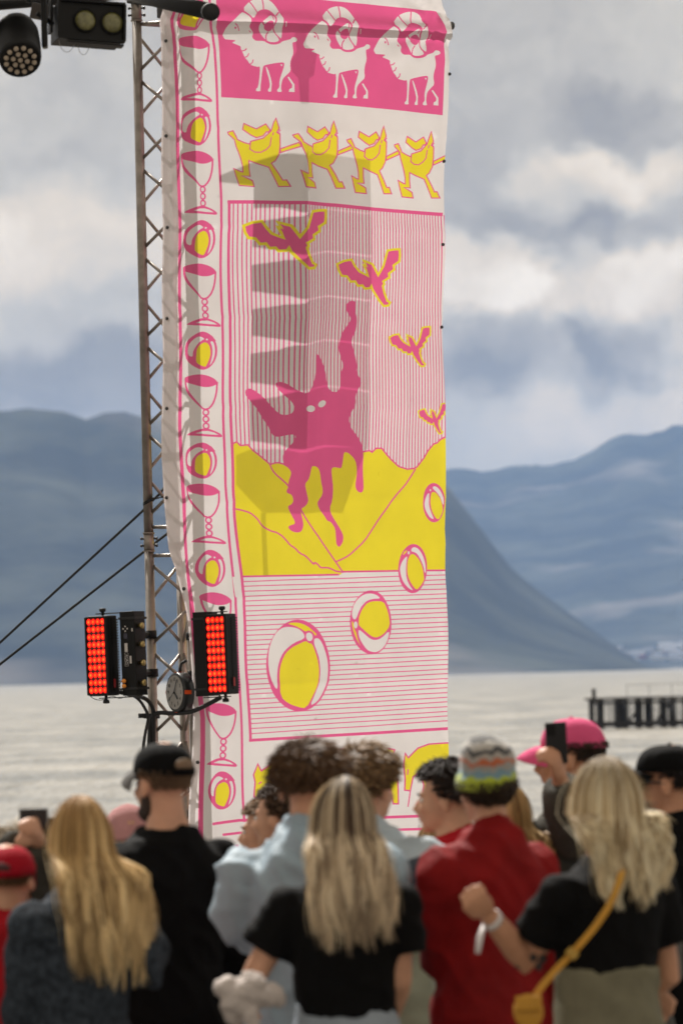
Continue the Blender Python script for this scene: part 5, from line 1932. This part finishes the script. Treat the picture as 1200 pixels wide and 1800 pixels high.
# --- man in pale blue jacket, curly brown hair
p = Person(541, 1288, 17.0, -4, 'man with tousled dark brown hair and a pale blue jacket, elbow out', height_top=1.782, head_pitch=-8, build=1.0)
p.arm('L', p.loc(428, 1612, .0), p.loc(470, 1640, .25))
p.arm('R', (.20, .05, 1.14), (.10, .20, 1.02))
p.body(.009, face=False)
short_hair(p.root, p.hr, ((0.030, 0.016, 0.009), (0.105, 0.055, 0.028), (0.20, 0.115, 0.06)), 16, length=.046, lift=.5, curl=.010, count=2600, nape=-.62, sides=-.35, width=.003)
p.top('jacket', MATS['pale_blue_nylon'], 11, z0=.88, infl=(.024, .032), amp=.023, collar=.035, sl_r=1.05, hem=.01, shoulder=.0)
p.rest(seed=10)

# --- his neighbour in a colour-blocked windbreaker
wb = bpy.data.materials.new('windbreaker_blocks')
wb.use_nodes = True
n = NT(wb.node_tree)
tcn = n.n('ShaderNodeTexCoord')
sp = n.n('ShaderNodeSeparateXYZ', ins={0: tcn.outputs['Object']})
nz = n.n('ShaderNodeTexNoise', ins={'Vector': tcn.outputs['Object'], 'Scale': 10.0, 'Detail': 4.0})
zc = n.math('ADD', sp.outputs[2], n.math('MULTIPLY', sp.outputs[0], -0.35))
navy = n.math('LESS_THAN', zc, 1.335)
sage = n.math('LESS_THAN', sp.outputs[2], 1.235)
c_ = n.mix(navy, (0.42, 0.50, 0.55), (0.030, 0.042, 0.062))
c_ = n.mix(sage, c_, (0.27, 0.29, 0.205))
c_ = n.mix(n.math('MULTIPLY', nz.outputs[0], .22), c_, (0.02, 0.02, 0.02))
pw = n.n('ShaderNodeBsdfPrincipled', ins={'Base Color': c_, 'Roughness': 0.6})
n.n('ShaderNodeOutputMaterial', ins={0: pw.outputs[0]})
p = Person(638, 1299, 18.4, -30, 'man with wavy light brown hair and a pale blue, navy and sage windbreaker', height_top=1.778, build=1.12)
p.arm('R', p.loc(742, 1590, .0), p.loc(732, 1740, .12))
p.body(.010, face=False)
short_hair(p.root, p.hr, ((0.075, 0.040, 0.018), (0.21, 0.12, 0.055), (0.34, 0.22, 0.11)), 17, length=.042, lift=.45, curl=.010, count=2300, nape=-.62, sides=-.4, width=.003)
p.top('windbreaker', wb, 12, z0=.82, infl=(.036, .040), amp=.017, collar=.03, sl_r=1.35, hem=.03, shoulder=.01)
p.rest(seed=11)

# --- woman with streaked hair, black T-shirt, jacket over her arm
p = Person(598, 1362, 16.3, 4, 'woman with long streaked ash-blonde hair and a black T-shirt, white jacket at her elbow', height_top=1.768, build=0.88)
p.arm('L', p.loc(446, 1716, .0), p.loc(448, 1752, .24), hand=.6)
p.arm('R', p.loc(702, 1722, .0), p.loc(680, 1800, .14), hand=.6)
p.body(.009, face=False)
long_hair(p.root, p.hr, 22, 1.335, ((0.13, 0.07, 0.040), (0.50, 0.36, 0.22), (0.95, 0.79, 0.56)), tip=(0.95, 0.80, 0.58), count=2600, spread=.114, back=-.155, wave=.011, vol=.014, width=.0027, taper=1.05, xdrift=.02, root_dark=((0.040, 0.022, 0.014), .62), streak=.55)
p.top('t_shirt', MATS['black_tee'], 13, z0=1.055, infl=(.014, .018), sleeve='short', amp=.009)
p.rest(MATS['light_jeans'], 12, wide=.004, ztop=1.10)
bmj = bmesh.new()
jc = at(428, 1745, 16.1)
rgj = random.Random(5)
for (dx, dy, dz, rx, ry, rz) in ((0, 0, 0, .062, .06, .045), (-.045, 0, .012, .040, .05, .034), (.045, .02, -.014, .045, .05, .032), (.03, .0, .028, .04, .045, .03), (-.02, -.02, -.03, .05, .04, .028), (.08, .05, -.01, .045, .05, .028), (-.03, .01, -.055, .030, .035, .040), (.02, -.02, -.06, .022, .03, .045)):
    ell(bmj, (dx, dy, dz), (rx, ry, rz), Matrix.Rotation(rgj.uniform(-.6, .6), 3, 'Y'))
_fj = folds(.009, 31, 2.0)
jme = remeshed(bmj, .006, 2, lambda c, q: _fj(c * 2.6, q))
jo = link_mesh('folded_jacket', jme, MATS['white_cotton'], None, True)
jo.location = jc
tag(jo, 'rolled-up white jacket hung over the elbow of the streaked-haired woman', 'jacket')

# --- dark haired man in profile, red collar
p = Person(786, 1325, 19.2, 62, 'man with short black hair in profile, red top, next to the knitted cap', height_top=1.775, head_yaw=8)
p.body(.008)
p.brow((0.02, 0.014, 0.012))
short_hair(p.root, p.hr, ((0.010, 0.008, 0.007), (0.030, 0.020, 0.016), (0.06, 0.04, 0.03)), 18, length=.036, lift=.5, curl=.002, count=1800, front=.30, sides=-.35)
quick('headband', lambda bm: ring_tube(bm, [HC + p.hr @ Vector((.083 * math.sin(a), -.102 * math.cos(a) - .012, .010)) for a in np.linspace(-.9, .9, 9)], .012, 8), mat('blue_band', (0.05, 0.12, 0.42), 0.6), p.root, True)
p.top('sweatshirt', MATS['bright_red'], 14, infl=(.022, .026), collar=.012)
p.rest(seed=13)

# --- fair heads showing only between the others
p = Person(768, 1432, 21.0, 20, 'fair-haired person almost hidden below the black-haired man in profile', height_top=1.768)
p.body(.012, face=False)
long_hair(p.root, p.hr, 23, 1.30, ((0.16, 0.085, 0.035), (0.40, 0.25, 0.11), (0.60, 0.42, 0.22)), count=500, width=.0045)
p.top('jumper', MATS['olive_grey'], 15)
p.rest(seed=14)
p = Person(884, 1374, 19.6, 10, 'person with golden hair peeping out behind the knitted cap', height_top=1.768)
p.body(.012, face=False)
long_hair(p.root, p.hr, 24, 1.35, ((0.22, 0.115, 0.035), (0.48, 0.29, 0.11), (0.66, 0.46, 0.22)), count=500, width=.0045)
p.top('jumper', MATS['navy'], 16)
p.rest(seed=15)

# --- knitted cap, red jacket
kn = bpy.data.materials.new('striped_knit')
kn.use_nodes = True
n = NT(kn.node_tree)
tcn = n.n('ShaderNodeTexCoord')
sp = n.n('ShaderNodeSeparateXYZ', ins={0: tcn.outputs['Object']})
vor = n.n('ShaderNodeTexVoronoi', ins={'Vector': tcn.outputs['Object'], 'Scale': 26.0})
nzz = n.math('MULTIPLY', n.math('SUBTRACT', vor.outputs['Distance'], .3), .030)
zz = n.math('ADD', sp.outputs[2], nzz)
hgt = n.n('ShaderNodeMapRange', ins={'Value': zz, 'From Min': -.04, 'From Max': .15})
c_ = n.ramp(hgt.outputs[0], [(0.0, (0.36, 0.44, 0.03)), (0.30, (0.40, 0.47, 0.03)), (0.31, (0.16, 0.27, 0.33)), (0.40, (0.30, 0.29, 0.27)), (0.49, (0.24, 0.23, 0.22)), (0.50, (0.45, 0.12, 0.05)), (0.57, (0.36, 0.33, 0.30)),
                             (0.66, (0.05, 0.05, 0.055)), (0.74, (0.42, 0.40, 0.37)), (0.84, (0.10, 0.10, 0.10)), (1.0, (0.20, 0.19, 0.18))], 'CONSTANT')
wv = n.n('ShaderNodeTexNoise', ins={'Vector': tcn.outputs['Object'], 'Scale': 90.0, 'Detail': 2.0})
bb_ = n.n('ShaderNodeBump', ins={'Strength': .8, 'Distance': .006, 'Height': wv.outputs[0]})
pw = n.n('ShaderNodeBsdfPrincipled', ins={'Base Color': c_, 'Roughness': 0.9, 'Sheen Weight': .3, 'Normal': bb_.outputs[0]})
n.n('ShaderNodeOutputMaterial', ins={0: pw.outputs[0]})
p = Person(850, 1285, 17.1, 34, 'person in a patterned knitted cap with lime band and a dark red jacket', height_top=1.79, head_roll=-5, build=.80, head_yaw=-8)
p.arm('L', p.loc(778, 1610, -.06), p.loc(782, 1712, .04), hand=.5)
p.arm('R', (.25, -.02, 1.12), (.22, .10, .92))
p.body(.009, face=False)
short_hair(p.root, p.hr, ((0.018, 0.012, 0.009), (0.045, 0.028, 0.018), (0.08, 0.05, 0.03)), 19, length=.050, lift=.18, curl=.006, count=1500, nape=-.85, sides=-.75, front=.1, width=.003, vol=.98, zmax=-.12)
hatm = bmesh.new()
ring_tube(hatm, [Vector((0, 0, q)) for q in (-.030, -.026, .0, .014, .016, .05, .085, .112, .135, .142)], [.094, .100, .103, .102, .096, .097, .090, .074, .040, .008], 32)
for v in hatm.verts:
    v.co.y *= 1.08
    v.co.x *= .96
    v.co.z *= .90
    v.co.x += .010 * math.sin(v.co.z * 30)
hme = bpy.data.meshes.new('knitted_cap')
hatm.to_mesh(hme)
hatm.free()
ho = link_mesh('knitted_cap', hme, kn, p.root, True)
ho.location = HC + p.hr @ Vector((0, -.012, .028))
ho.rotation_euler = (p.hr @ Matrix.Rotation(R(6), 3, 'X')).to_euler()
p.top('jacket', MATS['red_softshell'], 17, z0=.84, infl=(.026, .032), amp=.014, collar=.03, sl_r=1.25, hem=.02)
p.rest(seed=16)

# --- person in a pink cap holding a phone
p = Person(1002, 1260, 19.8, 62, 'person in a bright pink cap filming with a raised phone', skin='skin_tan', height_top=1.75, head_yaw=12, head_pitch=-4)
p.arm('R', p.loc(1010, 1470, -.30), p.loc(984, 1372, -.42), hand=.75, palm=Vector((0, 1, 0)))
p.arm('L', (-.25, .02, 1.14), (-.16, .2, 1.1))
p.body(.008)
short_hair(p.root, p.hr, ((0.03, 0.02, 0.014), (0.07, 0.045, 0.03)), 20, length=.015, lift=.1, curl=.002, count=800, nape=-.6, zmax=.05)
cap_hat(p, cloth('pink_cap', (0.72, 0.10, 0.24), var=.12), crown=(.086, .106, .092), zb=.028, brim_len=.082)
p.top('shirt', MATS['olive_grey'], 18, infl=(.022, .026), amp=.010)
p.rest(seed=17)
ph = empty('phone', tuple(at(977, 1306, 19.36)))
ph.rotation_euler = (R(4), R(-2), R(8))
tag(ph, 'black phone held upright in front of the pink cap', 'phone')
quick('case', lambda bm: box(bm, (0, 0, 0), (.074, .009, .142), bevel=.004), mat('phone_black', (0.007, 0.007, 0.008), 0.35), ph)
quick('camera_bump', lambda bm: box(bm, (-.018, -.006, .045), (.030, .004, .036), bevel=.0015), MATS['black_metal'], ph)

# --- grey jacket behind the blonde woman
p = Person(1086, 1395, 17.4, 66, 'person in a mottled grey jacket standing close behind the woman with the yellow bag', height_top=1.77)
p.arm('R', p.loc(1150, 1640, -.10), p.loc(1155, 1735, -.08))
p.body(.011, face=False)
short_hair(p.root, p.hr, ((0.05, 0.03, 0.02), (0.12, 0.08, 0.05)), 25, count=900)
p.top('jacket', cloth('mottled_grey', (0.13, 0.125, 0.115), var=.5, vscale=11, color2=(0.035, 0.034, 0.034)), 19, z0=.86, infl=(.026, .03), amp=.012, sl_r=1.3)
p.rest(seed=18)

# --- man in black cap and sunglasses at the frame edge
p = Person(1170, 1305, 18.6, 62, 'man in a black cap, sunglasses and black hooded top, in profile', skin='skin_tan', height_top=1.752, head_yaw=14)
p.body(.008)
short_hair(p.root, p.hr, ((0.012, 0.009, 0.008), (0.03, 0.02, 0.016)), 26, length=.015, lift=.1, curl=.001, count=1000, nape=-.62, width=.002, zmax=.05)
cap_hat(p, MATS['black_cotton'], crown=(.088, .110, .090))
quick('sunglasses', lambda bm: [ell(bm, HC + p.hr @ Vector((s * .033, .098, -.002)), (.027, .008, .019), p.hr) for s in (1, -1)] + [ring_tube(bm, [HC + p.hr @ Vector(v) for v in ((s * .058, .090, .004), (s * .081, .04, .004), (s * .084, -.012, -.002))], .0035, 6) for s in (1, -1)], MATS['sunglass'], p.root, True)
quick('beard', lambda bm: (ell(bm, HC + p.hr @ Vector((0, .050, -.090)), (.053, .052, .032), p.hr)), MATS['beard_dark'], p.root, True)
p.top('hooded_top', MATS['black_cotton'], 20, z0=.84, infl=(.026, .032), amp=.012, collar=.03, hood=True, sl_r=1.3)
p.rest(seed=19)

# --- blonde woman with raised fist and yellow bag
p = Person(1056, 1325, 16.2, 34, 'woman with wavy shoulder-length blonde hair and a black T-shirt, fist raised', skin='skin_tan', height_top=1.785, build=.88, head_yaw=-6)
p.arm('L', p.loc(925, 1690, -.02), p.loc(856, 1606, -.16), hand='fist', palm=Vector((.6, .6, 0)))
p.arm('R', (.24, .0, 1.13), (.16, .17, 1.03))
p.body(.005, face=False)
long_hair(p.root, p.hr, 27, 1.425, ((0.36, 0.24, 0.115), (0.72, 0.55, 0.31), (1.0, 0.89, 0.65)), tip=(1.0, 0.90, 0.66), count=2800, spread=.108, back=-.135, fs=1.3, wave=.024, vol=.030, width=.0028, taper=1.0, xdrift=.015, arc=108, root_dark=((0.22, 0.16, 0.095), .30))
p.top('t_shirt', MATS['black_tee'], 21, z0=1.13, infl=(.013, .016), sleeve='short', amp=.009)
p.trousers(MATS['khaki'], 22, wide=.02, amp=.010, ztop=1.165)
p.shoes()
el_, wr_ = p.arms['L'][0], p.arms['L'][1]
da = (wr_ - el_).normalized()
wbnd = quick('wristband', lambda bm: (ring_tube(bm, [wr_ - da * .040, wr_ - da * .020], [.0335, .032], 16), ring_tube(bm, [wr_ - da * .03 + Vector((-.03, 0, -.01)), wr_ - da * .03 + Vector((-.055, -.01, -.05)), wr_ - da * .03 + Vector((-.066, -.01, -.095))], [.008, .012, .010], 6, flat=.3)), mat('band_white', (0.66, 0.62, 0.62), 0.6), p.root, True)
sh_ = Vector((-SHO.x, SHO.y, SHO.z))
mat('tattoo_ink', (0.045, 0.035, 0.035), 0.6)
_x, _y, _d = basis(el_ - sh_)
rg = random.Random(9)
def tattoo(bm):
    for k in range(16):
        c = el_.lerp(sh_, rg.uniform(-.04, .34))
        a = rg.uniform(0, 6.28)
        rr_ = .0415
        ell(bm, c + (_x * math.cos(a) + _y * math.sin(a)) * rr_, (.013, .013, .013), None, 8, 6)
tt = quick('tattoo', tattoo, MATS['tattoo_ink'], p.root, True)
P13 = p
bagc = at(928, 1772, 15.95)
bag = empty('shoulder_bag', tuple(bagc))
BS_ = .82
tag(bag, 'mustard yellow shoulder bag worn across the back of the blonde woman', 'bag')
def bagbody(bm):
    ring_tube(bm, [Vector((0, -.03, 0)), Vector((0, -.025, 0)), Vector((0, .03, 0)), Vector((0, .035, 0))], [.050, .060, .060, .05], 20)
    for v in bm.verts:
        v.co.x *= .85 * BS_
        v.co.z = (v.co.z - .012) * BS_
quick('pouch', bagbody, MATS['mustard'], bag, True)
quick('flap', lambda bm: box(bm, (0, -.036, .016), (.074, .010, .042), bevel=.004), MATS['mustard'], bag, True)
spts = [at(1098, 1500, 16.10), at(1090, 1545, 16.005), at(1072, 1590, 15.985), at(1045, 1630, 15.98), at(1005, 1676, 15.975), at(975, 1706, 15.97), at(948, 1738, 15.955), at(934, 1760, 15.95)]
def strap(bm):
    P_ = [q - bagc for q in spts]
    for _ in range(2):
        Q = [P_[0]]
        for a, b in zip(P_, P_[1:]):
            Q += [a * .75 + b * .25, a * .25 + b * .75]
        P_ = Q + [P_[-1]]
    L_, R_ = [], []
    for i, q in enumerate(P_):
        d = (P_[min(i + 1, len(P_) - 1)] - P_[max(i - 1, 0)]).normalized()
        sd = d.cross(Vector((0, -1, 0))).normalized() * .0095
        L_.append((bm.verts.new(q + sd), bm.verts.new(q + sd + Vector((0, .004, 0)))))
        R_.append((bm.verts.new(q - sd), bm.verts.new(q - sd + Vector((0, .004, 0)))))
    for i in range(len(P_) - 1):
        bm.faces.new((L_[i][0], L_[i + 1][0], R_[i + 1][0], R_[i][0]))
        bm.faces.new((L_[i][1], R_[i][1], R_[i + 1][1], L_[i + 1][1]))
        bm.faces.new((L_[i][0], L_[i][1], L_[i + 1][1], L_[i + 1][0]))
        bm.faces.new((R_[i][0], R_[i + 1][0], R_[i + 1][1], R_[i][1]))
quick('strap', strap, MATS['mustard'], bag)
quick('buckle', lambda bm: box(bm, at(1005, 1676, 15.967) - bagc, (.034, .008, .024), Matrix.Rotation(R(45), 3, 'Y'), bevel=.003), mat('buckle_brass', (0.45, 0.28, 0.06), 0.4, 0.6), bag)
